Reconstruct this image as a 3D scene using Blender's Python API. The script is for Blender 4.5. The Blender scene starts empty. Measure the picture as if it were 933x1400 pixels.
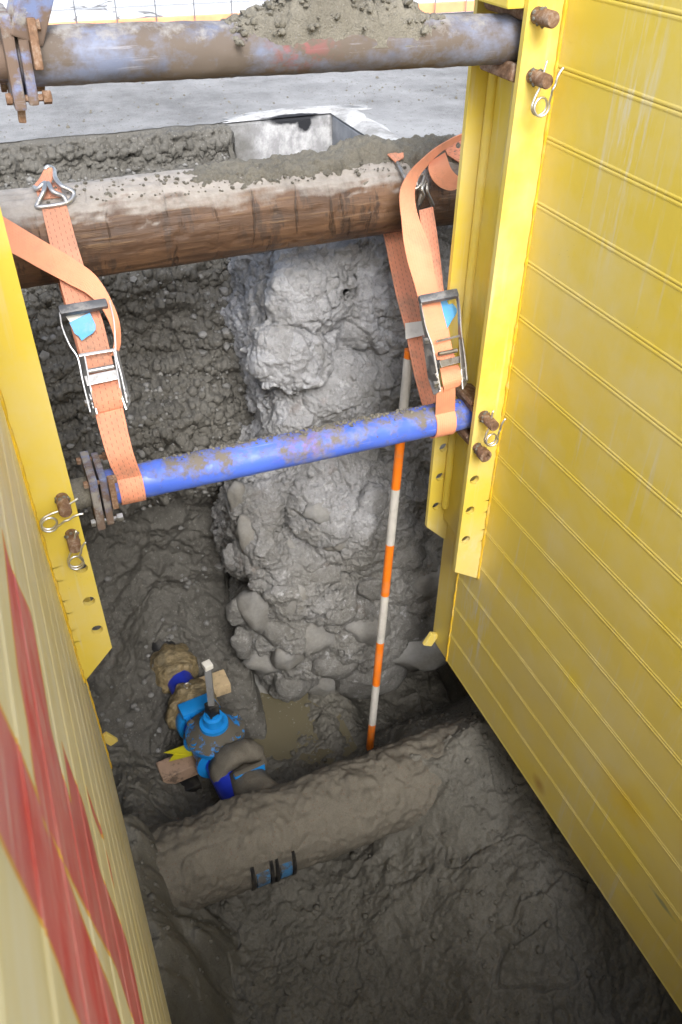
import bpy, bmesh, math, random
import numpy as np
from mathutils import Vector, Matrix
random.seed(4); rng = np.random.default_rng(7)
S = bpy.context.scene; COL = S.collection
# ------------------------------------------------------------------ camera (ground z = 0, x across the trench, y along it)
CX, CY, F = 466.5, 700.0, 1158.66            # photograph 933 x 1400
A = np.array([0.92385261, -0.23047895, 0.30557456])
D = np.array([-0.38257312, -0.58022039, 0.71901468])
V = np.array([-0.01158284, 0.7811682, 0.62421317])
CAMZ = 0.8
cd = bpy.data.cameras.new('camera'); cam = bpy.data.objects.new('camera', cd); COL.objects.link(cam)
R = Matrix(((A[0], -A[1], -A[2]), (D[0], -D[1], -D[2]), (-V[0], V[1], V[2])))
cam.matrix_world = Matrix.Translation((0, 0, CAMZ)) @ R.to_4x4()
cd.sensor_fit = 'VERTICAL'; cd.sensor_height = 22.3; cd.sensor_width = 22.3
cd.lens = F / 1400 * 22.3; cd.clip_start = 0.02; cd.clip_end = 600
cd.dof.use_dof = True; cd.dof.focus_distance = 1.72; cd.dof.aperture_fstop = 6.5
S.camera = cam
# ------------------------------------------------------------------ light: overcast sky
W = bpy.data.worlds.new('World'); S.world = W; W.use_nodes = True
nt = W.node_tree; bg = nt.nodes['Background']
sky = nt.nodes.new('ShaderNodeTexSky'); sky.sky_type = 'NISHITA'; sky.sun_disc = False
SUN_EL, SUN_ROT = math.radians(41), math.radians(188)
sky.sun_elevation = SUN_EL; sky.sun_rotation = SUN_ROT; sky.dust_density = 3.0
hs = nt.nodes.new('ShaderNodeHueSaturation'); hs.inputs['Saturation'].default_value = 0.55
nt.links.new(sky.outputs[0], hs.inputs['Color']); nt.links.new(hs.outputs[0], bg.inputs['Color'])
bg.inputs['Strength'].default_value = 0.15
sd = bpy.data.lights.new('sun', 'SUN'); sun = bpy.data.objects.new('sun', sd); COL.objects.link(sun)
sd.energy = 1.5; sd.angle = math.radians(28); sd.color = (1, 0.98, 0.95)
dv = Vector((math.sin(SUN_ROT) * math.cos(SUN_EL), math.cos(SUN_ROT) * math.cos(SUN_EL), math.sin(SUN_EL)))
sun.rotation_euler = dv.to_track_quat('Z', 'Y').to_euler(); sun.location = (0, 0, 8)
S.view_settings.view_transform = 'Standard'; S.view_settings.look = 'None'
S.view_settings.exposure = 1.27; S.view_settings.gamma = 1.0
S.render.engine = 'CYCLES'; S.cycles.max_bounces = 8; S.cycles.diffuse_bounces = 5
# ------------------------------------------------------------------ survey helpers: a pixel of the photograph to a point on a known surface
O = np.array([0, 0, CAMZ])
def ray(u, v):
    r = np.array([u - CX, v - CY, F]); r = np.array([r @ A, r @ D, -(r @ V)]); return r / np.linalg.norm(r)
def on_y(u, v, y): r = ray(u, v); return O + r * (y / r[1])
def on_z(u, v, z): r = ray(u, v); return O + r * ((z - CAMZ) / r[2])
def on_x(u, v, x): r = ray(u, v); return O + r * (x / r[0])
def on_plane(u, v, p, n):
    r = ray(u, v); return O + r * (((np.array(p) - O) @ n) / (r @ n))
# ------------------------------------------------------------------ noise
def _hash(ix, iy, iz, seed):
    h = (ix * 374761393 + iy * 668265263 + iz * 1274126177 + seed * 974634777) & 0xFFFFFFFF
    h = ((h ^ (h >> 13)) * 1274126177) & 0xFFFFFFFF
    h = ((h ^ (h >> 16)) * 2246822519) & 0xFFFFFFFF
    return (h ^ (h >> 15)) & 0xFFFFFFFF
def vnoise(P, seed=0):
    P = np.asarray(P, float); i = np.floor(P).astype(np.int64); f = P - i
    f = f * f * f * (f * (f * 6 - 15) + 10); out = 0
    for dx in (0, 1):
        wx = f[..., 0] if dx else 1 - f[..., 0]
        for dy in (0, 1):
            wy = f[..., 1] if dy else 1 - f[..., 1]
            for dz in (0, 1):
                wz = f[..., 2] if dz else 1 - f[..., 2]
                out = out + wx * wy * wz * (_hash(i[..., 0] + dx, i[..., 1] + dy, i[..., 2] + dz, seed) / 2147483648.0 - 1)
    return out
def fbm(P, octv=4, gain=0.5, seed=0):
    P = np.asarray(P, float); o = 0; a = 1
    for k in range(octv): o = o + a * vnoise(P, seed + k * 17); P = P * 2.03; a *= gain
    return o
def cells(P, seed=0):                                   # distance to nearest cell point, random value of that cell
    P = np.asarray(P, float); i = np.floor(P).astype(np.int64)
    best = np.full(P.shape[:-1], 9.0); val = np.zeros(P.shape[:-1])
    for dx in (-1, 0, 1):
        for dy in (-1, 0, 1):
            for dz in (-1, 0, 1):
                c = i + np.array([dx, dy, dz])
                h = [_hash(c[..., 0], c[..., 1], c[..., 2], seed + s) / 4294967296.0 for s in (1, 2, 3, 4)]
                q = c + np.stack(h[:3], -1); d = np.sqrt(((P - q) ** 2).sum(-1))
                m = d < best; best = np.where(m, d, best); val = np.where(m, h[3], val)
    return best, val
def pebbly(P, scale, seed, fill=0.6, size=0.55):        # domes of stones standing out of a surface, 0..1
    d, v = cells(P * scale, seed); r = size * (0.55 + 0.6 * v)
    h = np.sqrt(np.clip(1 - (d / r) ** 2, 0, 1)) * (0.5 + v * 0.7)
    return h * (np.modf(v * 7.31)[0] < fill)
def facets(P, scale, seed):                              # broken faces: every cell tilted its own way
    P = np.asarray(P, float) * scale; i = np.floor(P).astype(np.int64); best = np.full(P.shape[:-1], 9.0); val = np.zeros(P.shape[:-1])
    for dx in (-1, 0, 1):
        for dy in (-1, 0, 1):
            for dz in (-1, 0, 1):
                c = i + np.array([dx, dy, dz]); h = [_hash(c[..., 0], c[..., 1], c[..., 2], seed + s) / 4294967296.0 for s in range(1, 8)]
                q = c + np.stack(h[:3], -1); e = P - q; d = np.sqrt((e ** 2).sum(-1)); f = (h[3] - 0.5) * 1.2 + e[..., 0] * (h[4] - 0.5) * 1.8 + e[..., 1] * (h[5] - 0.5) * 1.8 + e[..., 2] * (h[6] - 0.5) * 1.8
                m = d < best; best = np.where(m, d, best); val = np.where(m, f, val)
    return val
def sm(a, b, x): t = np.clip((x - a) / (b - a), 0, 1); return t * t * (3 - 2 * t)
# ------------------------------------------------------------------ mesh building
class MB:
    def __init__(s): s.v = []; s.f = []; s.uv = {}; s.attr = None
    def add(s, vs, fs):
        b = len(s.v); s.v += [tuple(map(float, p)) for p in vs]; s.f += [tuple(b + i for i in f) for f in fs]; return b
    def box(s, c, size, rot=None, bev=0.0):
        bm = bmesh.new(); bmesh.ops.create_cube(bm, size=1.0)
        for q in bm.verts: q.co = Vector((q.co.x * size[0], q.co.y * size[1], q.co.z * size[2]))
        if bev > 0: bmesh.ops.bevel(bm, geom=list(bm.edges), offset=bev, segments=2, affect='EDGES', profile=0.6)
        M = rot if rot is not None else Matrix.Identity(3)
        vs = [M @ q.co + Vector(c) for q in bm.verts]; fs = [[q.index for q in f.verts] for f in bm.faces]; bm.free(); s.add(vs, fs)
    def bar(s, p0, p1, w, t, up=(0, 0, 1), bev=0.0):     # box from p0 to p1, w across, t along up
        p0 = Vector(p0); p1 = Vector(p1); y = (p1 - p0); L = y.length; y.normalize(); z = Vector(up); z = (z - y * z.dot(y)).normalized(); x = y.cross(z)
        s.box((p0 + p1) / 2, (w, L, t), Matrix((x, y, z)).transposed(), bev)
    def tube(s, pts, r, n=8, caps=True, closed=False):
        pts = [Vector(p) for p in pts]; m = len(pts); rs = r if hasattr(r, '__len__') else [r] * m; rings = []; ref = None
        for i in range(m):
            a = pts[(i - 1) % m] if (closed or i > 0) else pts[i]; b = pts[(i + 1) % m] if (closed or i < m - 1) else pts[i]
            t = (b - a).normalized()
            if ref is None: ref = Vector((0, 0, 1)) if abs(t.z) < 0.9 else Vector((1, 0, 0))
            ref = (ref - t * ref.dot(t)).normalized(); bi = t.cross(ref)
            rings.append([pts[i] + (ref * math.cos(k * 2 * math.pi / n) + bi * math.sin(k * 2 * math.pi / n)) * rs[i] for k in range(n)])
        fs = []
        for i in range(m if closed else m - 1):
            j = (i + 1) % m
            for k in range(n): fs.append((i * n + k, i * n + (k + 1) % n, j * n + (k + 1) % n, j * n + k))
        if caps and not closed: fs.append(tuple(range(n - 1, -1, -1))); fs.append(tuple((m - 1) * n + k for k in range(n)))
        s.add([p for g in rings for p in g], fs)
    def lathe(s, p0, axis, prof, n=24, jit=0):           # prof: (distance along axis, radius)
        a = Vector(axis).normalized(); u = Vector((0, 0, 1)) if abs(a.z) < 0.9 else Vector((1, 0, 0)); u = (u - a * u.dot(a)).normalized(); w = a.cross(u); p0 = Vector(p0)
        vs = []; fs = []; m = len(prof)
        for d, r in prof:
            for k in range(n):
                t = k * 2 * math.pi / n; vs.append(p0 + a * d + (u * math.cos(t) + w * math.sin(t)) * max(r, 1e-5))
        for i in range(m - 1):
            for k in range(n): fs.append((i * n + k, i * n + (k + 1) % n, (i + 1) * n + (k + 1) % n, (i + 1) * n + k))
        fs.append(tuple(range(n - 1, -1, -1))); fs.append(tuple((m - 1) * n + k for k in range(n))); s.add(vs, fs)
    def grid(s, G, flip=False, wrap=False):
        h, w = G.shape[:2]; b = len(s.v); s.v += [tuple(p) for p in G.reshape(-1, 3).tolist()]
        for i in range(h - 1):
            for j in range(w if wrap else w - 1):
                k = (j + 1) % w; q = (b + i * w + j, b + i * w + k, b + (i + 1) * w + k, b + (i + 1) * w + j)
                s.f.append(q[::-1] if flip else q)
    def stone(s, c, r, sq=(1, 1, 1), rot=None, sub=2, amp=0.22, seed=0, freq=1.3):
        V0, F0 = ICO[sub]; n = fbm(V0 * freq + seed * 7.7, 3, 0.5, 11); P = V0 * (1 + amp * n)[:, None] * np.array(sq) * r
        if rot is not None: P = P @ np.array(rot.transposed())
        s.add(P + np.array(c), F0)
    def build(s, name, mat, parent=None, smooth=None, local=False):
        me = bpy.data.meshes.new(name); off = np.zeros(3); q = parent
        while q is not None and not local: off = off + np.array(q.location); q = q.parent
        me.from_pydata((np.array(s.v) - off).tolist(), [], s.f)
        if s.uv:
            l = me.uv_layers.new(name='UVMap'); vi = np.zeros(len(me.loops), int); me.loops.foreach_get('vertex_index', vi)
            tab = np.array([s.uv.get(i, (0, 0)) for i in range(len(s.v))]); l.data.foreach_set('uv', tab[vi].ravel())
        if s.attr is not None:
            a = me.attributes.new('print', 'FLOAT', 'POINT'); a.data.foreach_set('value', np.array(s.attr, dtype=np.float32))
        me.materials.append(mat); me.update()
        if smooth is not None:
            me.polygons.foreach_set('use_smooth', [True] * len(me.polygons))
            if smooth < 180: me.set_sharp_from_angle(angle=math.radians(smooth))
        o = bpy.data.objects.new(name, me); COL.objects.link(o)
        if parent is not None: o.parent = parent
        return o
def finer(P, fr, fc):                                    # resample a grid of points
    h, w = P.shape[:2]; a = np.linspace(0, h - 1, int(h * fr)); b = np.linspace(0, w - 1, int(w * fc)); i = np.minimum(a.astype(int), h - 2); j = np.minimum(b.astype(int), w - 2); u = (a - i)[:, None, None]; v = (b - j)[None, :, None]
    return (P[i][:, j] * (1 - u) + P[i + 1][:, j] * u) * (1 - v) + (P[i][:, j + 1] * (1 - u) + P[i + 1][:, j + 1] * u) * v
def grid_normals(P, toward):
    n = np.cross(np.gradient(P, axis=1), np.gradient(P, axis=0)); n /= np.linalg.norm(n, axis=-1, keepdims=True) + 1e-12
    return np.where(((n * np.array(toward)).sum(-1) < 0)[..., None], -n, n)
def _ico(sub):
    bm = bmesh.new(); bmesh.ops.create_icosphere(bm, subdivisions=sub, radius=1); bm.verts.ensure_lookup_table()
    r = (np.array([q.co[:] for q in bm.verts]), [[q.index for q in f.verts] for f in bm.faces]); bm.free(); return r
ICO = {k: _ico(k) for k in (1, 2, 3, 4)}
def empty(name, loc=(0, 0, 0)):
    o = bpy.data.objects.new(name, None); COL.objects.link(o); o.location = loc; o.empty_display_size = 0.05; return o
def tag(o, label=None, cat=None, group=None, kind=None):
    if label: o['label'] = label
    if cat: o['category'] = cat
    if group: o['group'] = group
    if kind: o['kind'] = kind
    return o
def copy_tree(o, parent=None):
    c = o.copy(); COL.objects.link(c)
    if parent is not None: c.parent = parent
    for ch in list(o.children): copy_tree(ch, c)
    return c
def catmull(P, n):
    P = np.array(P, float); Q = np.vstack([2 * P[0] - P[1], P, 2 * P[-1] - P[-2]]); out = []
    for i in range(1, len(Q) - 2):
        for k in range(n):
            t = k / n; a, b, c, d = Q[i - 1], Q[i], Q[i + 1], Q[i + 2]
            out.append(0.5 * ((2 * b) + (c - a) * t + (2 * a - 5 * b + 4 * c - d) * t * t + (3 * b - a - 3 * c + d) * t ** 3))
    out.append(Q[-2]); return np.array(out)
# ------------------------------------------------------------------ materials
class NM:
    def __init__(s, name):
        s.m = bpy.data.materials.new(name); s.m.use_nodes = True; s.t = s.m.node_tree; s.b = s.t.nodes['Principled BSDF']; s._pos = None
    def n(s, typ, ins=(), **kw):
        q = s.t.nodes.new('ShaderNode' + typ)
        for k, v in kw.items(): setattr(q, k, v)
        for k, v in (ins.items() if isinstance(ins, dict) else enumerate(ins)): s.put(q.inputs[k], v)
        return q
    def put(s, sock, v):
        if v is None: return
        if isinstance(v, bpy.types.NodeSocket): s.t.links.new(v, sock)
        elif sock.type == 'RGBA': sock.default_value = tuple(v) + ((1,) if len(v) == 3 else ())
        else: sock.default_value = v
    @property
    def pos(s):
        if s._pos is None: s._pos = s.n('NewGeometry')
        return s._pos.outputs['Position']
    @property
    def nz(s): s.pos; return s.n('SeparateXYZ', [s._pos.outputs['Normal']]).outputs[2]
    def sc(s, v, vec=None): return s.n('VectorMath', [vec or s.pos, v], operation='MULTIPLY').outputs[0]
    def noise(s, scale, detail=4, rough=0.55, vec=None, dist=0.0):
        return s.n('TexNoise', {'Vector': vec or s.pos, 'Scale': scale, 'Detail': detail, 'Roughness': rough, 'Distortion': dist}).outputs[0]
    def vor(s, scale, vec=None, feature='F1', out=0): return s.n('TexVoronoi', {'Vector': vec or s.pos, 'Scale': scale}, feature=feature).outputs[out]
    def mth(s, op, a, b=0.0, clamp=False): q = s.n('Math', [a, b], operation=op, use_clamp=clamp); return q.outputs[0]
    def rng(s, x, a, b, c=0.0, d=1.0): return s.n('MapRange', {0: x, 1: a, 2: b, 3: c, 4: d}).outputs[0]
    def ramp(s, f, st):
        q = s.n('ValToRGB', [f]); e = q.color_ramp.elements
        while len(e) < len(st): e.new(0.5)
        for k, (p, c) in enumerate(st): e[k].position = p; e[k].color = tuple(c) + (1,) if len(c) == 3 else c
        return q.outputs[0]
    def mix(s, f, a, b, mode='MIX'):
        q = s.n('Mix', data_type='RGBA', blend_type=mode); s.put(q.inputs[0], f); s.put(q.inputs[6], a); s.put(q.inputs[7], b); return q.outputs[2]
    def bump(s, h, strength=0.3, dist=0.01, nrm=None):
        return s.n('Bump', {'Height': h, 'Strength': strength, 'Distance': dist, 'Normal': nrm}).outputs[0]
    def out(s, color=None, rough=None, metal=None, normal=None, spec=None, coat=None):
        for k, v in (('Base Color', color), ('Roughness', rough), ('Metallic', metal), ('Normal', normal), ('Specular IOR Level', spec), ('Coat Weight', coat)):
            if v is not None: s.put(s.b.inputs[k], v)
        return s.m
    def blob(s, c, r, soft=0.5, warp=0.0):                # stain of its own shape round a point, 1 inside
        d = s.n('VectorMath', [s.n('VectorMath', [s.pos, c], operation='SUBTRACT').outputs[0], tuple(1 / k for k in r)], operation='MULTIPLY').outputs[0]
        L = s.n('VectorMath', [d], operation='LENGTH').outputs[1]
        if warp: L = s.mth('ADD', L, s.mth('MULTIPLY', s.mth('SUBTRACT', s.noise(22, 4), 0.5), warp))
        return s.rng(L, 1.0, 1.0 - soft, 0, 1)
def G(v): return (v, v, v)
MUD = (0.098, 0.089, 0.070)
def yellow_paint(name, red=False):
    q = NM(name)
    big = q.noise(2.2, 3); c = q.mix(big, (0.71, 0.53, 0.055), (0.68, 0.535, 0.095))
    streak = q.noise(1.0, 5, 0.6, q.sc((60, 60, 3.2))); st = q.rng(streak, 0.56, 0.74); patch = q.rng(q.noise(3.1, 3), 0.38, 0.62)
    c = q.mix(q.mth('MULTIPLY', q.mth('MULTIPLY', st, patch), 0.75), c, (0.62, 0.58, 0.44))
    dust = q.rng(q.noise(5.5, 6, 0.65), 0.42, 0.75)
    c = q.mix(q.mth('MULTIPLY', dust, 0.55), c, (0.66, 0.585, 0.34))
    scr = q.rng(q.noise(1.0, 4, 0.7, q.sc((7, 30, 190))), 0.70, 0.76)
    c = q.mix(q.mth('MULTIPLY', scr, 0.30), c, (0.70, 0.66, 0.5))
    spk = q.rng(q.vor(95), 0.07, 0.04); c = q.mix(q.mth('MULTIPLY', spk, q.rng(q.noise(9, 2), 0.60, 0.68)), c, (0.10, 0.085, 0.06))
    if red:
        # pale grazing reflection mixed into the board colour, in horizontal smears
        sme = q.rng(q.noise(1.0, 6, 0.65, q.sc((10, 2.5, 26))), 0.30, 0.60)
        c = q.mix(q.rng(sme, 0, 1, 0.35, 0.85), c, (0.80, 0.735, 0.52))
        pr = q.n('Attribute', attribute_name='print').outputs['Fac']
        wob = q.mth('ADD', pr, q.mth('MULTIPLY', q.mth('SUBTRACT', q.noise(60, 4), 0.5), 0.004))
        edge = q.rng(wob, -0.006, -0.0045); inside = q.rng(wob, -0.0005, 0.0005)
        rc = q.mix(q.rng(q.noise(9, 5, 0.6, q.sc((1, 1, 3))), 0.35, 0.7), (0.62, 0.075, 0.07), (0.66, 0.23, 0.21))
        worn = q.rng(q.noise(1.0, 6, 0.7, q.sc((20, 9, 120))), 0.53, 0.70)
        rc = q.mix(q.mth('MULTIPLY', worn, 0.65), rc, (0.74, 0.60, 0.50))
        c = q.mix(edge, c, (0.74, 0.40, 0.07)); c = q.mix(inside, c, rc)
    else:
        rust = q.blob(tuple(on_x(856, 1096, 1.0)), (0.2, 0.10, 0.075), 0.9, 0.5)
        c = q.mix(q.mth('MULTIPLY', rust, 0.95), c, (0.68, 0.46, 0.002))
        rs2 = q.blob((1.0, 0.99, -1.15), (0.1, 0.035, 0.03), 0.9, 0.6); c = q.mix(q.mth('MULTIPLY', rs2, 0.8), c, (0.36, 0.17, 0.01))
        gr = q.blob((1.0, 0.56, -0.985), (0.1, 0.05, 0.009), 0.6, 1.2); c = q.mix(q.mth('MULTIPLY', gr, 0.7), c, (0.10, 0.17, 0.12))
        ch = q.rng(q.noise(1.0, 6, 0.7, q.sc((10, 42, 5))), 0.50, 0.66)
        pm = q.blob((1.0, 1.38, -0.86), (0.3, 0.11, 0.32), 0.7, 0.5); c = q.mix(q.mth('MULTIPLY', q.mth('MULTIPLY', ch, pm), 0.9), c, (0.62, 0.61, 0.57))
        pm2 = q.blob((1.0, 1.18, 0.42), (0.3, 0.07, 0.3), 0.8, 0.5); c = q.mix(q.mth('MULTIPLY', q.mth('MULTIPLY', ch, pm2), 0.8), c, (0.66, 0.64, 0.55))
        low = q.rng(q.noise(2.0, 5, 0.6, q.sc((1, 1, 1.6))), 0.35, 0.65)
        lm = q.blob((1.0, 0.8, -1.0), (0.5, 1.0, 0.75), 0.8, 0.3)
        c = q.mix(q.mth('MULTIPLY', q.mth('MULTIPLY', low, lm), 0.55), c, (0.52, 0.44, 0.25))
    h = q.mth('ADD', q.mth('MULTIPLY', q.noise(40, 3), 0.25), q.mth('MULTIPLY', q.noise(4.5, 2, 0.4), 1.5))
    return q.out(c, q.rng(dust, 0, 1, 0.34, 0.62), normal=q.bump(h, 0.25, 0.006), spec=0.45)
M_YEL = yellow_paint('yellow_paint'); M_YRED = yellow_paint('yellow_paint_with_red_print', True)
def earth(name, dark, light, scale=1.0, bump=0.6, rough=0.9, wet=0.0, speck=(0.3, 0.29, 0.27), speckle=0.5):
    q = NM(name)
    a = q.noise(6 * scale, 8, 0.65); b = q.noise(38 * scale, 6, 0.7); g = q.noise(210 * scale, 4, 0.7)
    c = q.mix(q.rng(a, 0.3, 0.7), dark, light); c = q.mix(q.rng(b, 0.25, 0.75, 0.0, 0.5), c, tuple(k * 0.62 for k in dark))
    c = q.mix(q.rng(g, 0.3, 0.8, 0.0, 0.45), c, tuple(k * 1.5 for k in light))
    vo = q.n('TexVoronoi', {'Vector': q.pos, 'Scale': 120.0 * scale}); cell = q.n('SeparateColor', [vo.outputs['Color']]).outputs[0]
    sp = q.mth('MULTIPLY', q.rng(vo.outputs['Distance'], 0.35, 0.25), q.rng(cell, 0.80, 0.84)); c = q.mix(q.mth('MULTIPLY', sp, speckle), c, speck)
    h = q.mth('ADD', q.mth('MULTIPLY', b, 0.6), q.mth('MULTIPLY', g, 0.35)); h = q.mth('ADD', h, q.mth('MULTIPLY', sp, 0.12))
    r = q.rng(q.noise(9 * scale, 4), 0.4, 0.7, rough - wet, rough)
    return q.out(c, r, normal=q.bump(h, bump, 0.012), spec=0.35)
M_SOIL = earth('gravelly_soil', (0.082, 0.078, 0.068), (0.150, 0.144, 0.128), 1.0, 0.8, 0.85, 0.25)
M_MUD = earth('wet_mud', (0.090, 0.085, 0.072), (0.158, 0.150, 0.128), 0.9, 0.45, 0.85, 0.35, (0.2, 0.19, 0.17), 0.25)
M_SPOIL = earth('spoil', (0.13, 0.12, 0.098), (0.24, 0.225, 0.185), 1.6, 0.9, 0.95)
M_PEB = earth('pebble_stone', (0.12, 0.117, 0.11), (0.27, 0.268, 0.26), 2.2, 0.3, 0.7, 0.2)
def rubble():
    q = NM('lime_mortar_rubble')
    a = q.noise(3.3, 7, 0.62); b = q.noise(26, 7, 0.7); g = q.noise(140, 4, 0.7)
    c = q.mix(q.rng(a, 0.34, 0.64), (0.22, 0.222, 0.225), (0.45, 0.46, 0.49))
    # lime bleaching on the upper, drier part; clay stain lower down
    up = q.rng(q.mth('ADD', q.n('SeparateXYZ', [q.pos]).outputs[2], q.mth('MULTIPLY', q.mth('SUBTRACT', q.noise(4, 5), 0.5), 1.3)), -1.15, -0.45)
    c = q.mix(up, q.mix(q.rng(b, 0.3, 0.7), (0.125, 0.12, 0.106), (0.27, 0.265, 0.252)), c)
    c = q.mix(q.rng(b, 0.52, 0.78, 0, 0.6), c, (0.13, 0.127, 0.122)); c = q.mix(q.rng(g, 0.5, 0.8, 0, 0.5), c, (0.5, 0.5, 0.5))
    vo = q.n('TexVoronoi', {'Vector': q.n('VectorMath', [q.pos, q.n('VectorMath', [q.n('TexNoise', {'Vector': q.pos, 'Scale': 8.0, 'Detail': 3.0}).outputs[1], (0.08, 0.08, 0.08)], operation='MULTIPLY').outputs[0]], operation='ADD').outputs[0], 'Scale': 8.5}); cv = q.n('SeparateColor', [vo.outputs['Color']]).outputs[0]
    c = q.mix(q.mth('MULTIPLY', q.rng(cv, 0.45, 0.55), 0.35), c, (0.17, 0.165, 0.15)); c = q.mix(q.mth('MULTIPLY', q.rng(q.noise(60, 6, 0.75), 0.52, 0.66), 0.45), c, (0.12, 0.118, 0.115)); c = q.mix(q.mth('MULTIPLY', q.rng(q.noise(33, 6, 0.7), 0.57, 0.7), q.rng(a, 0.4, 0.6)), c, (0.52, 0.525, 0.54))
    ru = q.mth('MULTIPLY', q.rng(q.noise(11, 4), 0.63, 0.70), q.rng(a, 0.45, 0.55)); c = q.mix(q.mth('MULTIPLY', ru, 0.25), c, (0.16, 0.085, 0.05))
    h = q.mth('ADD', q.mth('MULTIPLY', b, 0.8), q.mth('MULTIPLY', g, 0.3))
    return q.out(c, 0.86, normal=q.bump(h, 1.0, 0.02), spec=0.3)
M_RUB = rubble()
def cobble():
    q = NM('cobble_stone'); a = q.noise(7, 6, 0.6); g = q.noise(90, 5, 0.7)
    inf = q.n('ObjectInfo').outputs['Random']
    c = q.mix(inf, (0.17, 0.168, 0.162), (0.26, 0.262, 0.262)); c = q.mix(q.rng(a, 0.36, 0.6), c, (0.165, 0.158, 0.142)); c = q.mix(q.rng(g, 0.4, 0.8, 0, 0.3), c, (0.35, 0.345, 0.33))
    return q.out(c, 0.7, normal=q.bump(q.mth('ADD', a, q.mth('MULTIPLY', g, 0.3)), 0.4, 0.008), spec=0.4)
M_COB = cobble()
def asphalt():
    q = NM('dusty_asphalt'); a = q.noise(1.1, 6, 0.6); b = q.noise(7, 7, 0.75); g = q.noise(330, 4, 0.75)
    c = q.mix(q.rng(q.mth('ADD', a, q.mth('MULTIPLY', b, 0.8)), 0.72, 1.08), (0.115, 0.117, 0.121), (0.30, 0.305, 0.312))
    vo = q.n('TexVoronoi', {'Vector': q.pos, 'Scale': 95.0}); cell = q.n('SeparateColor', [vo.outputs['Color']]).outputs[0]
    c = q.mix(q.mth('MULTIPLY', q.rng(vo.outputs['Distance'], 0.4, 0.25), q.rng(cell, 0.86, 0.9)), c, (0.10, 0.097, 0.09)); c = q.mix(q.rng(g, 0.42, 0.66, 0, 0.55), c, (0.40, 0.40, 0.395))
    yy = q.n('SeparateXYZ', [q.pos]); wv = q.mth('ADD', yy.outputs[1], q.mth('MULTIPLY', yy.outputs[0], 0.02))
    line = q.mth('MULTIPLY', q.rng(wv, 3.93, 3.96), q.rng(wv, 4.06, 4.03)); worn = q.rng(q.noise(14, 6, 0.7), 0.38, 0.62)
    c = q.mix(q.mth('MULTIPLY', line, q.mth('MULTIPLY', worn, 0.8)), c, (0.72, 0.72, 0.71))
    return q.out(c, 0.92, normal=q.bump(q.mth('ADD', g, b), 0.5, 0.006), spec=0.25)
M_ASP = asphalt()
def pale_pave():
    q = NM('pale_pavement'); a = q.noise(1.6, 5); c = q.mix(q.rng(a, 0.35, 0.65), (0.52, 0.53, 0.545), (0.62, 0.63, 0.64))
    cr = q.vor(0.55, q.n('VectorMath', [q.pos, q.n('TexNoise', {'Vector': q.pos, 'Scale': 3.0}).outputs[1]], operation='ADD').outputs[0], 'DISTANCE_TO_EDGE')
    c = q.mix(q.rng(cr, 0.010, 0.004), c, (0.16, 0.16, 0.16)); return q.out(c, 0.9, normal=q.bump(q.noise(120, 3), 0.2, 0.004))
M_PAVE = pale_pave()
def concrete():
    q = NM('limewashed_concrete'); a = q.noise(7, 6, 0.65); b = q.noise(1.0, 6, 0.7, q.sc((17, 17, 10))); g = q.noise(150, 4)
    c = q.mix(q.rng(b, 0.42, 0.62), (0.27, 0.272, 0.28), (0.50, 0.505, 0.515)); c = q.mix(q.rng(a, 0.50, 0.62), c, (0.22, 0.222, 0.225)); lf = q.rng(q.mth('ADD', q.n('SeparateXYZ', [q.pos]).outputs[0], q.mth('MULTIPLY', q.mth('SUBTRACT', q.noise(13, 5, 0.6), 0.5), 0.35)), 1.0, 0.88); c = q.mix(lf, c, (0.15, 0.148, 0.14)); c = q.mix(q.rng(g, 0.5, 0.8, 0, 0.4), c, (0.2, 0.2, 0.2))
    tar = q.mth('MAXIMUM', q.blob((1.10, 3.10, 0.0), (0.13, 0.06, 0.026), 0.3, 0.8), q.blob((1.15, 3.10, -0.02), (0.035, 0.06, 0.04), 0.3, 0.8))
    c = q.mix(tar, c, (0.012, 0.013, 0.017)); return q.out(c, 0.85, normal=q.bump(q.mth('ADD', a, g), 0.5, 0.006))
M_CON = concrete()
def bare_concrete():
    q = NM('bare_concrete'); a = q.noise(9, 6, 0.65); c = q.mix(q.rng(a, 0.35, 0.65), (0.19, 0.20, 0.215), (0.33, 0.34, 0.36)); return q.out(c, 0.85, normal=q.bump(q.noise(60, 5), 0.4, 0.006))
M_BARE = bare_concrete()
def slabtop():
    q = NM('dust_over_concrete'); a = q.noise(7, 6, 0.65); c = q.mix(q.rng(a, 0.4, 0.65), (0.26, 0.26, 0.255), (0.62, 0.62, 0.625)); c = q.mix(q.rng(q.noise(45, 5, 0.7), 0.55, 0.7), c, (0.2, 0.195, 0.18))
    tar = q.blob((1.10, 3.105, 0.0), (0.14, 0.022, 0.08), 0.3, 0.9); c = q.mix(tar, c, (0.012, 0.013, 0.017))
    return q.out(c, 0.9, normal=q.bump(q.noise(80, 5), 0.5, 0.006))
M_SLAB = slabtop()
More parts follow.
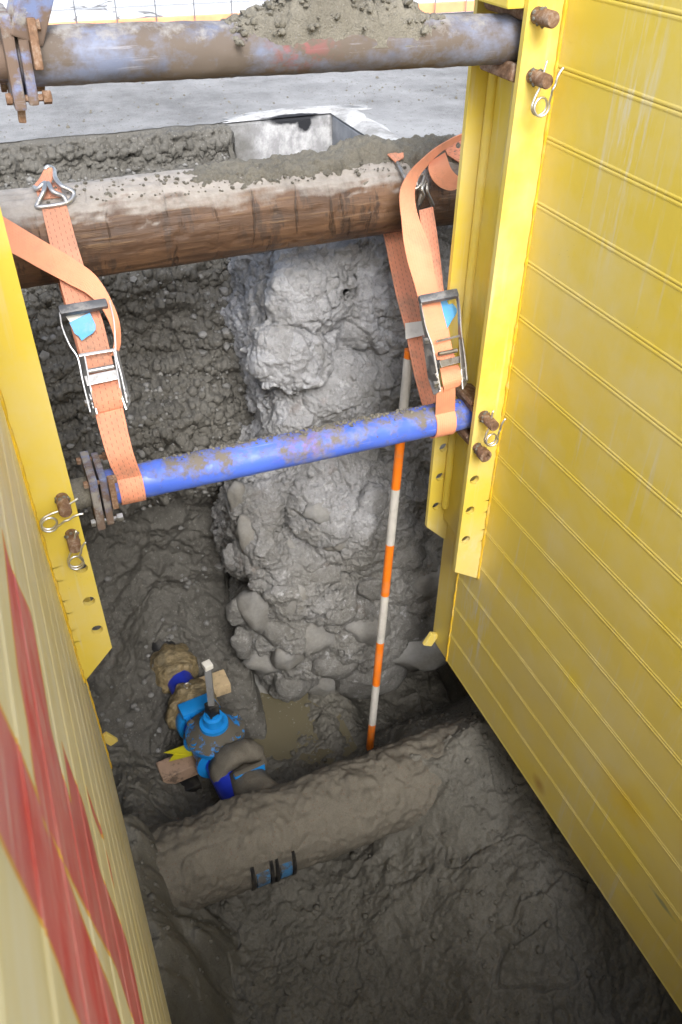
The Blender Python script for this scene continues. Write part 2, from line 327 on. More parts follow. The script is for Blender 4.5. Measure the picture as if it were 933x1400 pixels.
def painted_steel(name, col, wear, mudc, w0, w1, m0, m1, topdust=0.0, rough=0.35, red=None):
    q = NM(name); a = q.noise(13, 7, 0.65, q.sc((0.6, 1, 1))); b = q.noise(48, 6, 0.7); f = q.noise(4, 3)
    c = q.mix(q.rng(f, 0.3, 0.7), col, tuple(min(1, k * 1.45 + 0.02) for k in col)); wr = q.rng(q.mth('ADD', q.mth('MULTIPLY', a, 0.7), q.mth('MULTIPLY', b, 0.3)), w0, w1); c = q.mix(wr, c, wear)
    if red: c = q.mix(q.mth('MULTIPLY', q.mth('MULTIPLY', q.blob(red[0], red[1], 0.8, 0.8), q.rng(b, 0.47, 0.55)), 0.32), c, (0.40, 0.07, 0.10))
    scr = q.mth('MULTIPLY', q.rng(q.noise(1.0, 5, 0.75, q.sc((5, 150, 150))), 0.60, 0.70), q.rng(q.noise(6, 3), 0.40, 0.6)); c = q.mix(q.mth('MULTIPLY', scr, 0.55), c, (0.36, 0.37, 0.42)); chip = q.rng(q.noise(85, 4, 0.7), 0.66, 0.70); c = q.mix(q.mth('MULTIPLY', chip, 0.8), c, (0.12, 0.09, 0.075))
    md = q.rng(q.mth('ADD', q.noise(21, 7, 0.7), q.mth('MULTIPLY', q.nz, topdust)), m0, m1); c = q.mix(md, c, mudc)
    return q.out(c, q.mix(q.mth('MAXIMUM', wr, md), G(rough), G(0.85)), normal=q.bump(q.mth('ADD', md, q.mth('MULTIPLY', b, 0.4)), 0.35, 0.004))
M_BLUE = painted_steel('blue_strut_paint', (0.055, 0.115, 0.50), (0.19, 0.21, 0.32), (0.16, 0.14, 0.115), 0.50, 0.64, 0.51, 0.66, 0.09, 0.3, ((0.53, 1.44, -0.235), (0.09, 0.06, 0.05)))
M_WORN = painted_steel('worn_blue_steel', (0.115, 0.135, 0.20), (0.115, 0.092, 0.075), (0.26, 0.25, 0.24), 0.38, 0.54, 0.70, 0.86, 0.28, 0.5, ((0.53, 1.44, 0.53), (0.07, 0.06, 0.04)))
M_FLG = painted_steel('rusty_blue_flange', (0.11, 0.145, 0.27), (0.15, 0.105, 0.08), (0.26, 0.245, 0.225), 0.43, 0.53, 0.52, 0.62, 0.06, 0.55)
def rusty():
    q = NM('rusty_steel'); a = q.noise(70, 6, 0.7); c = q.ramp(a, [(0.3, (0.09, 0.05, 0.03)), (0.5, (0.21, 0.12, 0.07)), (0.7, (0.36, 0.29, 0.23))])
    return q.out(c, 0.75, 0.25, q.bump(a, 0.5, 0.003))
M_RUST = rusty()
def zinc(name, col, r, dirt):
    q = NM(name); a = q.noise(60, 5, 0.7); d = q.rng(a, 0.5, 0.68, 0, dirt); c = q.mix(d, col, (0.13, 0.105, 0.08)); return q.out(c, q.rng(a, 0.3, 0.7, r, r + 0.25), q.rng(d, 0, 1, 0.95, 0.1), q.bump(a, 0.15, 0.002))
M_ZINC = zinc('zinc_plated_steel', (0.52, 0.52, 0.515), 0.28, 0.45); M_DSTEEL = zinc('grimy_steel', (0.40, 0.385, 0.36), 0.25, 0.8); M_WIRE = zinc('galvanised_wire', (0.75, 0.74, 0.72), 0.25, 0.15)
def log_wood():
    q = NM('weathered_log'); x = q.sc((1.0, 3, 3)); n1 = q.noise(7, 6, 0.65, q.sc((0.35, 1, 1))); chk = q.noise(16, 5, 0.7, q.sc((1.6, 0.5, 0.5)))
    c = q.ramp(n1, [(0.3, (0.048, 0.028, 0.019)), (0.48, (0.105, 0.058, 0.034)), (0.62, (0.19, 0.105, 0.056)), (0.75, (0.15, 0.118, 0.092))])
    c = q.mix(q.rng(chk, 0.52, 0.60), c, (0.065, 0.04, 0.028))
    # checks round the log and fibres along it
    cx = q.n('SeparateXYZ', [q.n('VectorMath', [q.pos, q.n('VectorMath', [q.n('TexNoise', {'Vector': q.pos, 'Scale': 6.0}).outputs[1], (0.05, 0, 0)], operation='MULTIPLY').outputs[0]], operation='ADD').outputs[0]]).outputs[0]
    ring = q.noise(1.0, 3, 0.7, q.n('CombineXYZ', [q.mth('MULTIPLY', cx, 46.0), q.mth('MULTIPLY', q.n('SeparateXYZ', [q.pos]).outputs[2], 5.0), 0.0]).outputs[0])
    rg = q.rng(ring, 0.60, 0.66); c = q.mix(q.mth('MULTIPLY', rg, 0.75), c, (0.035, 0.022, 0.015))
    fib = q.noise(1.0, 5, 0.7, q.sc((7, 130, 130))); c = q.mix(q.rng(fib, 0.55, 0.72, 0, 0.5), c, (0.30, 0.19, 0.10))
    band = q.rng(q.mth('ADD', q.nz, q.mth('MULTIPLY', q.mth('SUBTRACT', q.noise(7, 6, 0.7), 0.5), 1.1)), 0.44, 0.72)
    dc = q.mix(q.rng(q.noise(30, 6, 0.7), 0.35, 0.65), (0.29, 0.265, 0.235), (0.41, 0.375, 0.34)); c = q.mix(band, c, dc)
    h = q.mth('SUBTRACT', q.mth('ADD', fib, n1), q.mth('MULTIPLY', rg, 1.2)); return q.out(c, q.rng(band, 0, 1, 0.5, 0.9), normal=q.bump(h, 0.45, 0.006))
M_LOG = log_wood()
def webbing(name, col, dash=1.0, dirt=0.6):
    q = NM(name); uv = q.n('TexCoord').outputs['UV']; sx = q.n('SeparateXYZ', [uv]); U, Vv = sx.outputs[0], sx.outputs[1]     # u across 0..1, v along in metres
    row = q.mth('FRACT', q.mth('MULTIPLY', U, 5.0)); rowm = q.mth('MULTIPLY', q.rng(row, 0.42, 0.45), q.rng(row, 0.58, 0.55))
    da = q.mth('FRACT', q.mth('ADD', q.mth('MULTIPLY', Vv, 72.0), q.mth('MULTIPLY', q.mth('FLOOR', q.mth('MULTIPLY', U, 5.0)), 0.37))); dm = q.rng(da, 0.5, 0.54)
    stch = q.mth('MULTIPLY', q.mth('MULTIPLY', rowm, dm), dash)
    rib = q.mth('SINE', q.mth('MULTIPLY', Vv, 1900.0)); rib2 = q.mth('SINE', q.mth('MULTIPLY', U, 60.0))
    c = q.mix(q.rng(q.noise(9, 5), 0.3, 0.7), col, tuple(min(1, k * 1.12 + 0.03) for k in col))
    c = q.mix(q.mth('MULTIPLY', q.mth('MAXIMUM', q.rng(q.noise(24, 7, 0.7), 0.52, 0.72), q.rng(q.noise(7, 6, 0.7), 0.54, 0.66)), dirt), c, (0.30, 0.20, 0.14))
    c = q.mix(q.mth('MULTIPLY', stch, 0.55), c, (0.10, 0.06, 0.05))
    h = q.mth('ADD', q.mth('MULTIPLY', rib, 0.5), q.mth('MULTIPLY', rib2, 0.25)); h = q.mth('SUBTRACT', h, q.mth('MULTIPLY', stch, 0.6))
    return q.out(c, 0.72, normal=q.bump(h, 0.35, 0.0012), spec=0.25)
M_WEB = webbing('orange_webbing', (0.66, 0.265, 0.155)); M_WEBT = webbing('orange_webbing_plain', (0.70, 0.285, 0.155), 0.0, 0.3); M_WEBD = webbing('orange_webbing_dusty', (0.56, 0.25, 0.155), 1.0, 0.7)
def plain(name, col, rough=0.5, metal=0.0, var=0.12, dirt=0.0, dcol=(0.12, 0.10, 0.08), dscale=20, topdust=0.0, d0=0.5, d1=0.62):
    q = NM(name); c = q.mix(q.rng(q.noise(14, 4), 0.3, 0.7), tuple(k * (1 - var) for k in col), tuple(min(1, k * (1 + var)) for k in col))
    d = q.mth('MULTIPLY', q.rng(q.mth('ADD', q.noise(dscale, 7, 0.7), q.mth('MULTIPLY', q.nz, topdust)), d0, d1), dirt); c = q.mix(d, c, dcol)
    return q.out(c, q.mix(d, G(rough), G(0.9)), metal, q.bump(q.mth('ADD', d, q.mth('MULTIPLY', q.noise(90, 3), 0.2)), 0.25, 0.004))
M_SPOOL = plain('blue_pipe_coating', (0.018, 0.038, 0.43), 0.28, dirt=0.5, d0=0.6, d1=0.75); M_VALVE = plain('bright_blue_epoxy', (0.012, 0.22, 0.62), 0.28, dirt=1.0, dcol=MUD, topdust=0.30, dscale=16, d0=0.62, d1=0.68)
M_VCLEAN = plain('bright_blue_clean', (0.012, 0.24, 0.66), 0.28, dirt=0.5, dcol=MUD, d0=0.6, d1=0.7)
M_CLAMP = plain('muddy_blue_band', (0.05, 0.20, 0.42), 0.4, dirt=0.95, dcol=(0.11, 0.10, 0.085), dscale=30, d0=0.45, d1=0.56); 
def tape():
    q = NM('brown_wrap_tape'); f = q.noise(1.0, 4, 0.6, q.sc((28, 75, 28)), 1.2); a = q.noise(16, 5, 0.65); c = q.ramp(f, [(0.3, (0.12, 0.09, 0.045)), (0.52, (0.26, 0.20, 0.105)), (0.7, (0.36, 0.29, 0.17))]); c = q.mix(q.rng(a, 0.5, 0.66, 0, 0.75), c, (0.10, 0.088, 0.062))
    return q.out(c, q.rng(a, 0.4, 0.6, 0.3, 0.75), normal=q.bump(q.mth('ADD', f, q.mth('MULTIPLY', a, 0.4)), 0.9, 0.012))
M_TAPE = tape()
M_TIM = plain('fresh_timber', (0.55, 0.42, 0.25), 0.7, var=0.12, dirt=0.5, dcol=(0.22, 0.17, 0.11), dscale=26); M_TIMD = plain('muddy_timber', (0.40, 0.27, 0.19), 0.75, dirt=0.85, dcol=(0.10, 0.075, 0.055), dscale=18)
M_RIB = plain('yellow_plastic', (0.62, 0.56, 0.02), 0.4); M_WHT = plain('white_label', (0.68, 0.66, 0.60), 0.6, dirt=0.3, dcol=(0.4, 0.36, 0.3)); M_LBL = plain('blue_label', (0.10, 0.36, 0.66), 0.55, dirt=0.25, dcol=(0.5, 0.5, 0.48))
M_BLK = plain('black_rubber', (0.014, 0.014, 0.015), 0.45, dirt=0.5, dcol=MUD); M_ROD_O = plain('rod_orange', (0.80, 0.19, 0.012), 0.4, dirt=0.2, dcol=(0.4, 0.3, 0.2)); M_ROD_W = plain('rod_white', (0.52, 0.50, 0.46), 0.45, dirt=0.3, dcol=(0.3, 0.28, 0.25))
M_GRIP = plain('worn_grip', (0.10, 0.105, 0.115), 0.4, 0.3, dirt=0.5, dcol=(0.35, 0.34, 0.33)); M_GREY = plain('grey_steel_paint', (0.20, 0.205, 0.21), 0.4, dirt=0.5); M_FWIRE = plain('dull_fence_wire', (0.30, 0.325, 0.36), 0.5); M_FOR = plain('fence_orange', (0.78, 0.33, 0.16), 0.5)
M_WELD = plain('yellow_weld', (0.70, 0.45, 0.03), 0.35, dirt=0.3, dcol=(0.5, 0.45, 0.3))
M_PIPEM = earth('mud_caked_iron', (0.115, 0.103, 0.083), (0.18, 0.163, 0.132), 1.2, 0.6, 0.9, 0.2, (0.15, 0.07, 0.04), 0.5)
def puddle():
    q = NM('muddy_water'); foam = q.mth('MULTIPLY', q.rng(q.noise(75, 3, 0.6), 0.62, 0.70), q.rng(q.noise(13, 3), 0.42, 0.6)); c = q.mix(q.mth('MULTIPLY', foam, 0.8), (0.15, 0.132, 0.085), (0.42, 0.41, 0.37))
    return q.out(c, 0.10, normal=q.bump(q.noise(30, 2), 0.06, 0.004), spec=0.5)
M_WATER = puddle()
# ================================================================== SETTING
def struct(name, mb, m, smooth=None): return tag(mb.build(name, m, None, smooth), kind='structure')
HX0, HX1, HY0, HY1 = -0.17, 1.30, -0.45, 3.12            # the excavation's plan; unseen rear edge kept close to dim the pit
mb = MB(); xs = [-300, -8, HX0, HX1, 8, 300]; ys = [-300, -8, HY0, HY1, 4.75, 300]
# asphalt sheet with a hole: a ragged inner edge near the camera's view
ex = np.linspace(HX0, HX1, 150); edge = HY1 + 0.012 * fbm(np.stack([ex * 9, ex * 0, ex * 0], -1), 4, 0.6)
edge[0] = HY1; edge[-1] = HY1
mb.add([(x, y, 0) for x in xs for y in ys], [(i * 6 + j, (i + 1) * 6 + j, (i + 1) * 6 + j + 1, i * 6 + j + 1) for i in range(5) for j in range(5) if (i, j) not in ((2, 2), (2, 3))])
b = len(mb.v); n = len(ex); mb.v += [(x, y, 0.0) for x, y in zip(ex, edge)] + [(x, 4.75, 0.0) for x in ex]; mb.f += [(b + i, b + i + 1, b + n + i + 1, b + n + i) for i in range(n - 1)]
struct('road', mb, M_ASP)
mb = MB(); mb.add([(-60, 4.95, 0.004), (60, 4.95, 0.004), (60, 60, 0.004), (-60, 60, 0.004)], [(0, 1, 2, 3)]); struct('pavement', mb, M_PAVE)
# --- end wall of the excavation: profile from the road edge down to the pit floor
prof = catmull([(3.12, 0.0), (3.085, -0.05), (3.06, -0.13), (2.80, -0.17), (2.50, -0.20), (2.42, -0.26), (2.36, -0.5), (2.27, -0.72), (2.23, -0.86), (2.36, -0.94), (2.37, -1.15), (2.30, -1.38), (2.16, -1.55), (2.02, -1.68), (1.9, -1.78), (1.8, -1.9)], 40)
seg = np.r_[0, np.cumsum(np.linalg.norm(np.diff(prof, axis=0), axis=1))]; st = np.linspace(0, seg[-1], 470); PY = np.interp(st, seg, prof[:, 0]); PZ = np.interp(st, seg, prof[:, 1])
xg = np.linspace(HX0 - 0.02, HX1 + 0.02, 300)
GX, GY = np.meshgrid(xg, PY); _, GZ = np.meshgrid(xg, PZ); P = np.stack([GX, GY, GZ], -1)
ty = np.gradient(PY); tz = np.gradient(PZ); L = np.hypot(ty, tz); ny, nz_ = tz / L, -ty / L
N = np.stack([np.zeros_like(GX), np.repeat(ny[:, None], 300, 1), np.repeat(nz_[:, None], 300, 1)], -1)
if N[200, 0, 1] > 0: N = -N
upm = sm(-0.98, -0.80, GZ) ; topm = sm(-0.22, -0.14, GZ); low = 1 - upm
h = 0.06 * fbm(P * np.array([3, 3, 4.5]), 4, 0.5, 3) * (1 - 0.6 * topm)
h += (0.016 * pebbly(P, 17, 5, 0.6) + 0.013 * pebbly(P, 34, 9, 0.7) + 0.008 * pebbly(P, 75, 2, 0.75)) * (0.30 + 0.70 * upm)
h += 0.022 * np.abs(fbm(P * np.array([9, 9, 16]), 4, 0.6, 8)) * upm + 0.008 * fbm(P * 40, 3, 0.6, 21) * (0.25 + 0.75 * upm)
h += (0.005 * topm * facets(P, 60, 147) + 0.004 * topm * pebbly(P, 42, 149, 0.7)) + upm * (0.013 * facets(P + 0.02 * fbm(P * 11, 2)[..., None], 20, 141) + 0.007 * facets(P, 46, 143)) + low * 0.010 * facets(P, 11, 145)
h *= (sm(0, -0.03, GZ) * 0.85 + 0.15) * (1 - 0.45 * topm)
h += low * (0.016 * fbm(P * 14, 4, 0.55, 31))
side = 0.10 * sm(0.25, -0.1, GX) * sm(-0.3, -0.7, GZ); h += side
P = P + N * h[..., None]; P[0, :, 1] = HY1 + 0.02; P[0, :, 2] = 0.0
P[..., 2] = np.where(GZ > -0.02, np.minimum(P[..., 2], -0.001), P[..., 2])
P[..., 2] -= 0.20 * sm(0.845, 0.875, P[..., 0] + 0.03 * fbm(P * 12, 3, 0.5, 35)) * sm(2.95, 3.02, P[..., 1]); P[..., 1] += 0.45 * sm(0.50, 0.60, P[..., 0]) * sm(-1.10, -1.45, P[..., 2]) + 0.13 * np.exp(-((P[..., 0] - 0.25) / 0.13) ** 2) * sm(-1.30, -1.48, P[..., 2])
P = finer(P, 1.7, 1.7); N = grid_normals(P, (0, -1, 0.4)); rg = 1 - 2 * np.abs(vnoise(P * 30, 181)); rg2 = 1 - 2 * np.abs(vnoise(P * 70, 182)); um = 0.3 + 0.7 * sm(-1.0, -0.8, P[..., 2])
h = um * (0.008 * rg + 0.005 * rg2 + 0.003 * vnoise(P * 150, 183)) * sm(0.0, -0.02, P[..., 2]); P = P + N * h[..., None]; P[..., 2] = np.minimum(P[..., 2], -0.0005 + 0 * P[..., 2]); P[0, :, 2] = 0
mb = MB(); mb.grid(P, True); struct('trench_end_bank', mb, M_SOIL, 180)
ENDP = P; ENDN = N
# --- side and rear walls of the excavation behind the shoring panels
def sheet(name, org, du, dv, nu, nv, nrm, amp, seed, m=M_SOIL):
    a, b = np.meshgrid(np.linspace(0, 1, nu), np.linspace(0, 1, nv)); Q = np.array(org) + a[..., None] * np.array(du) + b[..., None] * np.array(dv)
    hh = amp * fbm(Q * 5, 4, 0.55, seed) + 0.4 * amp * pebbly(Q, 22, seed); hh *= sm(0, 0.03, b); Q = Q + np.array(nrm) * hh[..., None]; k = MB(); k.grid(Q); return struct(name, k, m, 180)
sheet('trench_side_bank', (HX0, HY0, 0), (0, 3.55, 0), (0.0, 0, -2.0), 200, 70, (1, 0, 0), 0.025, 41)
sheet('trench_side_bank', (HX1, HY0, 0), (0, 3.55, 0), (0.0, 0, -2.0), 200, 70, (-1, 0, 0), 0.03, 43)
sheet('trench_rear_bank', (HX0, HY0, 0), (1.47, 0, 0), (0, 0, -2.0), 60, 60, (0, 1, 0), 0.03, 47)  # unseen rear wall, placed close behind the camera to cut light in the pit
# --- pit floor
PIPE_Y, PIPE_Z, PIPE_R = 1.349, -1.54, 0.125
def floor_h(X, Y):
    P3 = np.stack([X, Y, X * 0], -1)
    z = -1.77 + 0 * X
    z += 0.30 * sm(0.55, 1.15, X) * sm(0.35, 0.95, Y) + 0.06 * sm(0.3, 0.7, X)                 # rises to the right
    z += 0.10 * sm(0.95, 0.2, Y)
    z = np.where(Y > 1.42, z * 0 + -1.82, z) * 1.0
    z += np.where(Y > 1.42, 0.16 * sm(0.20, 0.0, X) + 0.10 * sm(2.0, 2.2, Y), 0)
    # blend across the pipe line
    za = -1.77 + 0.30 * sm(0.55, 1.15, X) * sm(0.35, 0.95, Y) + 0.06 * sm(0.3, 0.7, X) - 0.06 * sm(0.5, 0.1, Y)
    zb = -1.815 + 0.20 * sm(0.22, -0.02, X) + 0.12 * sm(2.0, 2.25, Y) * sm(0.5, 0.36, X) + 0.045 * sm(0.66, 0.74, X) * sm(1.45, 1.6, Y) - 0.16 * sm(0.84, 0.95, X) * sm(1.5, 1.62, Y)
    t = sm(1.30, 1.50, Y); z = za * (1 - t) + zb * t
    mound = -1.415 + 0.035 * sm(0.7, 1.0, X) - 0.42 * np.abs(Y - PIPE_Y - 0.0) ** 1.25 * (1 + 2.2 * (Y > PIPE_Y))
    mm = sm(0.56, 1.02, X + 0.09 * fbm(P3 * 5, 3, 0.5, 61)); z = z + mm * np.clip(mound - z, 0, 1)
    bank = sm(0.15, -0.05, X + 0.05 * fbm(P3 * np.array([5, 6, 1]), 3, 0.5, 51) - 0.005) * sm(1.62, 1.42, Y); z = z + bank * (-1.30 - z) * 0.95
    z += 0.036 * fbm(P3 * 3.6, 4, 0.45, 71) + 0.006 * fbm(P3 * 24, 4, 0.6, 72) + 0.008 * facets(P3, 9, 74) + 0.004 * facets(P3, 24, 76) + 0.003 * pebbly(P3, 60, 75, 0.4)
    cr = np.abs(fbm(P3 * 3.2, 3, 0.5, 77)); z -= 0.016 * sm(0.035, 0.0, cr) * sm(-0.1, 0.2, fbm(P3 * 2, 2, 0.5, 79))
    rg = 1 - 2 * np.abs(vnoise(np.stack([X, Y, z], -1) * 38, 78)); z = z + 0.0025 * rg * sm(-0.3, 0.3, fbm(P3 * 4, 2, 0.5, 80)) + 0.002 * vnoise(np.stack([X, Y, z], -1) * 110, 81)
    return z
xf = np.linspace(-0.26, 1.34, 480); yf = np.r_[np.linspace(-0.5, 0.4, 50)[:-1], np.linspace(0.4, 2.45, 560)]; FX, FY = np.meshgrid(xf, yf); FZ = floor_h(FX, FY)
mb = MB(); mb.grid(np.stack([FX, FY, FZ], -1)); struct('trench_floor', mb, M_MUD, 180)
# puddle
mb = MB(); px, py = np.meshgrid(np.linspace(0.1, 0.80, 40), np.linspace(1.40, 2.4, 40)); mb.grid(np.stack([px, py, px * 0 - 1.795], -1)); tag(mb.build('puddle', M_WATER, None, 180), kind='structure')
# ================================================================== OLD RUBBLE FOUNDATION at the end of the trench
ZT = np.array([-1.95, -1.80, -1.70, -1.60, -1.45, -1.3, -1.1, -0.9, -0.75, -0.65, -0.5, -0.35, -0.2, -0.05, 0.02])
XLT = np.array([0.56, 0.55, 0.54, 0.54, 0.53, 0.53, 0.51, 0.50, 0.54, 0.61, 0.60, 0.575, 0.61, 0.66, 0.68])
YFT = np.array([2.10, 2.00, 1.95, 1.91, 1.89, 1.88, 1.88, 1.89, 1.92, 1.93, 1.96, 1.97, 2.02, 2.07, 2.09])
def face_y(z, x=0.8): return np.interp(z, ZT, YFT) + 0.03 * (x - 0.8)
fd = empty('rubble_foundation', (0.85, 1.95, -1.8)); tag(fd, 'old grey foundation of lime mortar and rounded stones at the end of the trench', 'foundation')
zz = np.linspace(0.02, -1.93, 400); ns = 340; rows = []; nrows = []
for z in zz:
    xl, yf_ = np.interp(z, ZT, XLT), np.interp(z, ZT, YFT); r = 0.13
    c = [(xl + 0.03, 2.55), (xl, 2.35)] + [(xl + r - r * math.cos(t), yf_ + r - r * math.sin(t)) for t in np.linspace(0, math.pi / 2, 12)] + [(xl + 0.35, yf_), (1.40, yf_ + 0.02)]
    uc = 0.50 * float(sm(-1.70, -1.77, z)); c[-1] = (1.40, yf_ + 0.02 + uc); c[-2] = (xl + 0.42, yf_ + uc)
    c = np.array(c); sl = np.r_[0, np.cumsum(np.linalg.norm(np.diff(c, axis=0), axis=1))]; t = np.linspace(0, sl[-1], ns); rows.append(np.stack([np.interp(t, sl, c[:, 0]), np.interp(t, sl, c[:, 1]), np.full(ns, z)], -1))
P = np.array(rows); du = np.gradient(P, axis=1); dz = np.gradient(P, axis=0); N = np.cross(du, dz); N /= np.linalg.norm(N, axis=-1, keepdims=True) + 1e-9
if N[200, 250, 1] > 0: N = -N
wl = sm(-0.35, -0.75, P[..., 2]); Pw = P + 0.05 * np.stack([fbm(P * 5, 2, 0.5, 90), fbm(P * 5, 2, 0.5, 91), fbm(P * 5, 2, 0.5, 92)], -1)
# the big blocks of the mass, surveyed off the photograph: (u, v, half width, half height, turn, rise)
BLOCKS = [(425, 400, 72, 75, 0, .085), (540, 405, 85, 90, 10, .070), (398, 492, 66, 52, 20, .120), (470, 350, 90, 42, 0, .06), (505, 545, 95, 52, -18, .065), (592, 520, 50, 70, 0, .055), (400, 595, 48, 34, 0, .045), (590, 610, 60, 45, 15, .05),
    (490, 705, 98, 80, 25, .105), (345, 715, 50, 84, -12, .075), (565, 690, 50, 62, 10, .06), (440, 810, 62, 50, 15, .075), (555, 800, 70, 52, 30, .085), (378, 800, 36, 60, -12, .06), (345, 860, 34, 60, -20, .05), (500, 880, 80, 62, 20, .095), (585, 880, 60, 55, 15, .085), (420, 900, 60, 50, 20, .05), (400, 965, 46, 40, 10, .04)]
def to_px(P):
    c = P - O; x = c[..., 0] * A[0] + c[..., 1] * D[0] - c[..., 2] * V[0]; y = c[..., 0] * A[1] + c[..., 1] * D[1] - c[..., 2] * V[1]; w = c[..., 0] * A[2] + c[..., 1] * D[2] - c[..., 2] * V[2]; return CX + F * x / w, CY + F * y / w
def blocks(u, v):
    h = np.zeros(np.shape(u))
    for (bu, bv, a, b, t, r) in BLOCKS:
        t = math.radians(t); du, dv = u - bu, v - bv; e = ((du * math.cos(t) + dv * math.sin(t)) / a) ** 2 + ((-du * math.sin(t) + dv * math.cos(t)) / b) ** 2; h = np.maximum(h, r * np.clip(1 - e, 0, 1) ** 0.55)
    return h
Pj = P + 0.022 * np.stack([fbm(P * 6, 3, 0.55, 191), fbm(P * 6, 3, 0.55, 192), fbm(P * 6, 3, 0.55, 193)], -1) + 0.007 * np.stack([fbm(P * 22, 3, 0.55, 194), fbm(P * 22, 3, 0.55, 195), fbm(P * 22, 3, 0.55, 196)], -1)
pu, pv = to_px(Pj); h = blocks(pu, pv) - 0.045 + 0.022 * fbm(P * 6, 3, 0.5, 101)
wl2 = sm(-0.38, -0.70, P[..., 2] + 0.25 * fbm(P * 2.5, 2, 0.5, 96)); ca_, sa_ = math.cos(0.6), math.sin(0.6); Pr = np.stack([Pw[..., 0] * ca_ + Pw[..., 2] * sa_, Pw[..., 1], -Pw[..., 0] * sa_ + Pw[..., 2] * ca_], -1) + 0.02 * fbm(P * 9, 2, 0.5, 95)[..., None]
d2, v2 = cells(Pr * np.array([9, 10, 13.0]), 152); h += (0.008 + 0.020 * wl2) * np.sqrt(np.clip(1 - (d2 / 0.8) ** 2, 0, 1)) * (v2 > 0.40)
h += 0.014 * facets(Pw, 7.0, 131) * (1 - 0.5 * wl2) + 0.006 * facets(Pw, 17, 133) - 0.016 * sm(0.05, 0.0, np.abs(fbm(Pw * 5.0, 3, 0.5, 109))) * (1 - 0.5 * wl2) + 0.006 * np.abs(fbm(P * 13, 4, 0.55, 107)) + 0.004 * fbm(P * 42, 4, 0.7, 110)
P = P + N * h[..., None]; P = finer(P, 1.9, 1.9); N = grid_normals(P, (-0.4, -1, 0.1)); rg = 1 - 2 * np.abs(vnoise(P * 34 + 3, 171)); rg2 = 1 - 2 * np.abs(vnoise(P * 75 + 9, 172)); pk = fbm(P * 9, 2, 0.5, 175)
h = (0.0035 * rg + 0.0022 * rg2) * (0.4 + sm(-0.2, 0.3, pk)) + 0.0022 * vnoise(P * 150, 173) - 0.010 * sm(0.42, 0.75, vnoise(P * 27, 174)) * sm(-0.1, 0.3, pk)
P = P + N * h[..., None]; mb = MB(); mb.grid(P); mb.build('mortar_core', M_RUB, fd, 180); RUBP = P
stones = [(500, 418, 17, 14, 0), (393, 547, 18, 9, 10), (462, 566, 20, 11, -5), (545, 395, 18, 12, 20), (512, 688, 20, 27, 0), (505, 628, 18, 24, 0), (552, 640, 26, 16, 30), (345, 735, 20, 30, -15), (375, 770, 14, 25, -10), (400, 755, 13, 27, -10),
    (444, 790, 24, 16, 10), (462, 742, 17, 14, 0), (520, 806, 30, 18, 25), (590, 800, 36, 25, 25), (548, 852, 42, 22, 20), (575, 886, 46, 24, 12), (560, 765, 32, 20, 30), (428, 868, 28, 21, 15), (385, 862, 20, 27, -15), (352, 838, 19, 30, -15), (334, 880, 13, 20, -10),
    (365, 905, 27, 17, 20), (402, 935, 19, 18, 0), (352, 950, 30, 23, 15), (416, 992, 29, 36, 10), (378, 978, 24, 20, 0), (505, 922, 42, 27, 15), (540, 944, 38, 16, 5), (462, 905, 30, 17, 20), (452, 932, 30, 18, 20), (590, 922, 26, 18, 0),
    (330, 690, 18, 26, -10), (318, 765, 12, 22, -10), (408, 822, 20, 24, -10), (462, 836, 27, 19, 15), (505, 862, 28, 17, 20), (326, 838, 12, 18, 0), (440, 700, 24, 18, 20), (600, 738, 20, 22, 0), (395, 895, 17, 20, 0), (480, 960, 26, 15, 10)]
for k, (u, v, a, b_, tl) in enumerate(stones):
    y = 1.9; a, b_ = (a * 1.22, b_ * 1.22) if v > 820 else (a, b_)
    for _ in range(8):
        p = on_y(u, v, y); xl = np.interp(p[2], ZT, XLT); y = face_y(p[2]) + 0.6 * max(0, xl + 0.10 - p[0]) + 0.045 - float(blocks(np.array(u), np.array(v))); y = min(y, 2.1)
    pxm = np.linalg.norm(p - O) / F; rx = a * pxm; rz = b_ * pxm * 1.10; dep = (0.85 if v > 830 else 0.65) * min(rx, rz)
    mb = MB(); mb.stone(p + np.array([0, dep * (0.12 if v > 820 else 0.35 if v > 600 else 0.72), 0]), 1.0, (rx, dep, rz), Matrix.Rotation(math.radians(tl), 3, 'Y'), 3, 0.26, k + 3, 1.2); P_ = np.array(mb.v); n_ = P_ - P_.mean(0); n_ /= np.linalg.norm(n_, axis=1, keepdims=True); mb.v = [tuple(q) for q in P_ + n_ * (0.004 * fbm(P_ * 40, 3, 0.6, k))[:, None]]
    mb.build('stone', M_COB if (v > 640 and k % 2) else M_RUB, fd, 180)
# limewashed concrete slab corner cut into the road edge
cs = empty('concrete_slab', (1.2, 3.2, -0.35)); tag(cs, 'cut corner of a limewashed concrete slab with black tar stain beside the road edge', 'concrete slab')
mb = MB(); mb.box((1.13, 3.22, -0.185), (0.62, 0.24, 0.36), None, 0.006); mb.build('slab_face', M_CON, cs)
mb = MB(); mb.box((1.35, 2.745, -0.186), (0.20, 0.70, 0.36), Matrix.Rotation(-0.02, 3, 'Z'), 0.006); mb.build('slab_face', M_BARE, cs)
tb = MB(); a_, b_ = np.meshgrid(np.linspace(0, 1, 40), np.linspace(0, 1, 14))
tb.grid(np.stack([0.86 + 0.56 * a_ + 0.02 * fbm(np.stack([a_ * 4, b_ * 9, a_ * 0], -1), 3), 3.104 + 0.12 * b_ * (0.55 + 0.45 * np.sin(a_ * 3.1)) + 0.01 * fbm(np.stack([a_ * 9, b_ * 9, a_ * 0 + 3], -1), 3) * b_, 0.001 + 0.010 * np.sin(b_ * 3.14) * np.sin(a_ * 3.14)], -1)); tb.build('mortar_skim', M_SLAB, cs, 180)
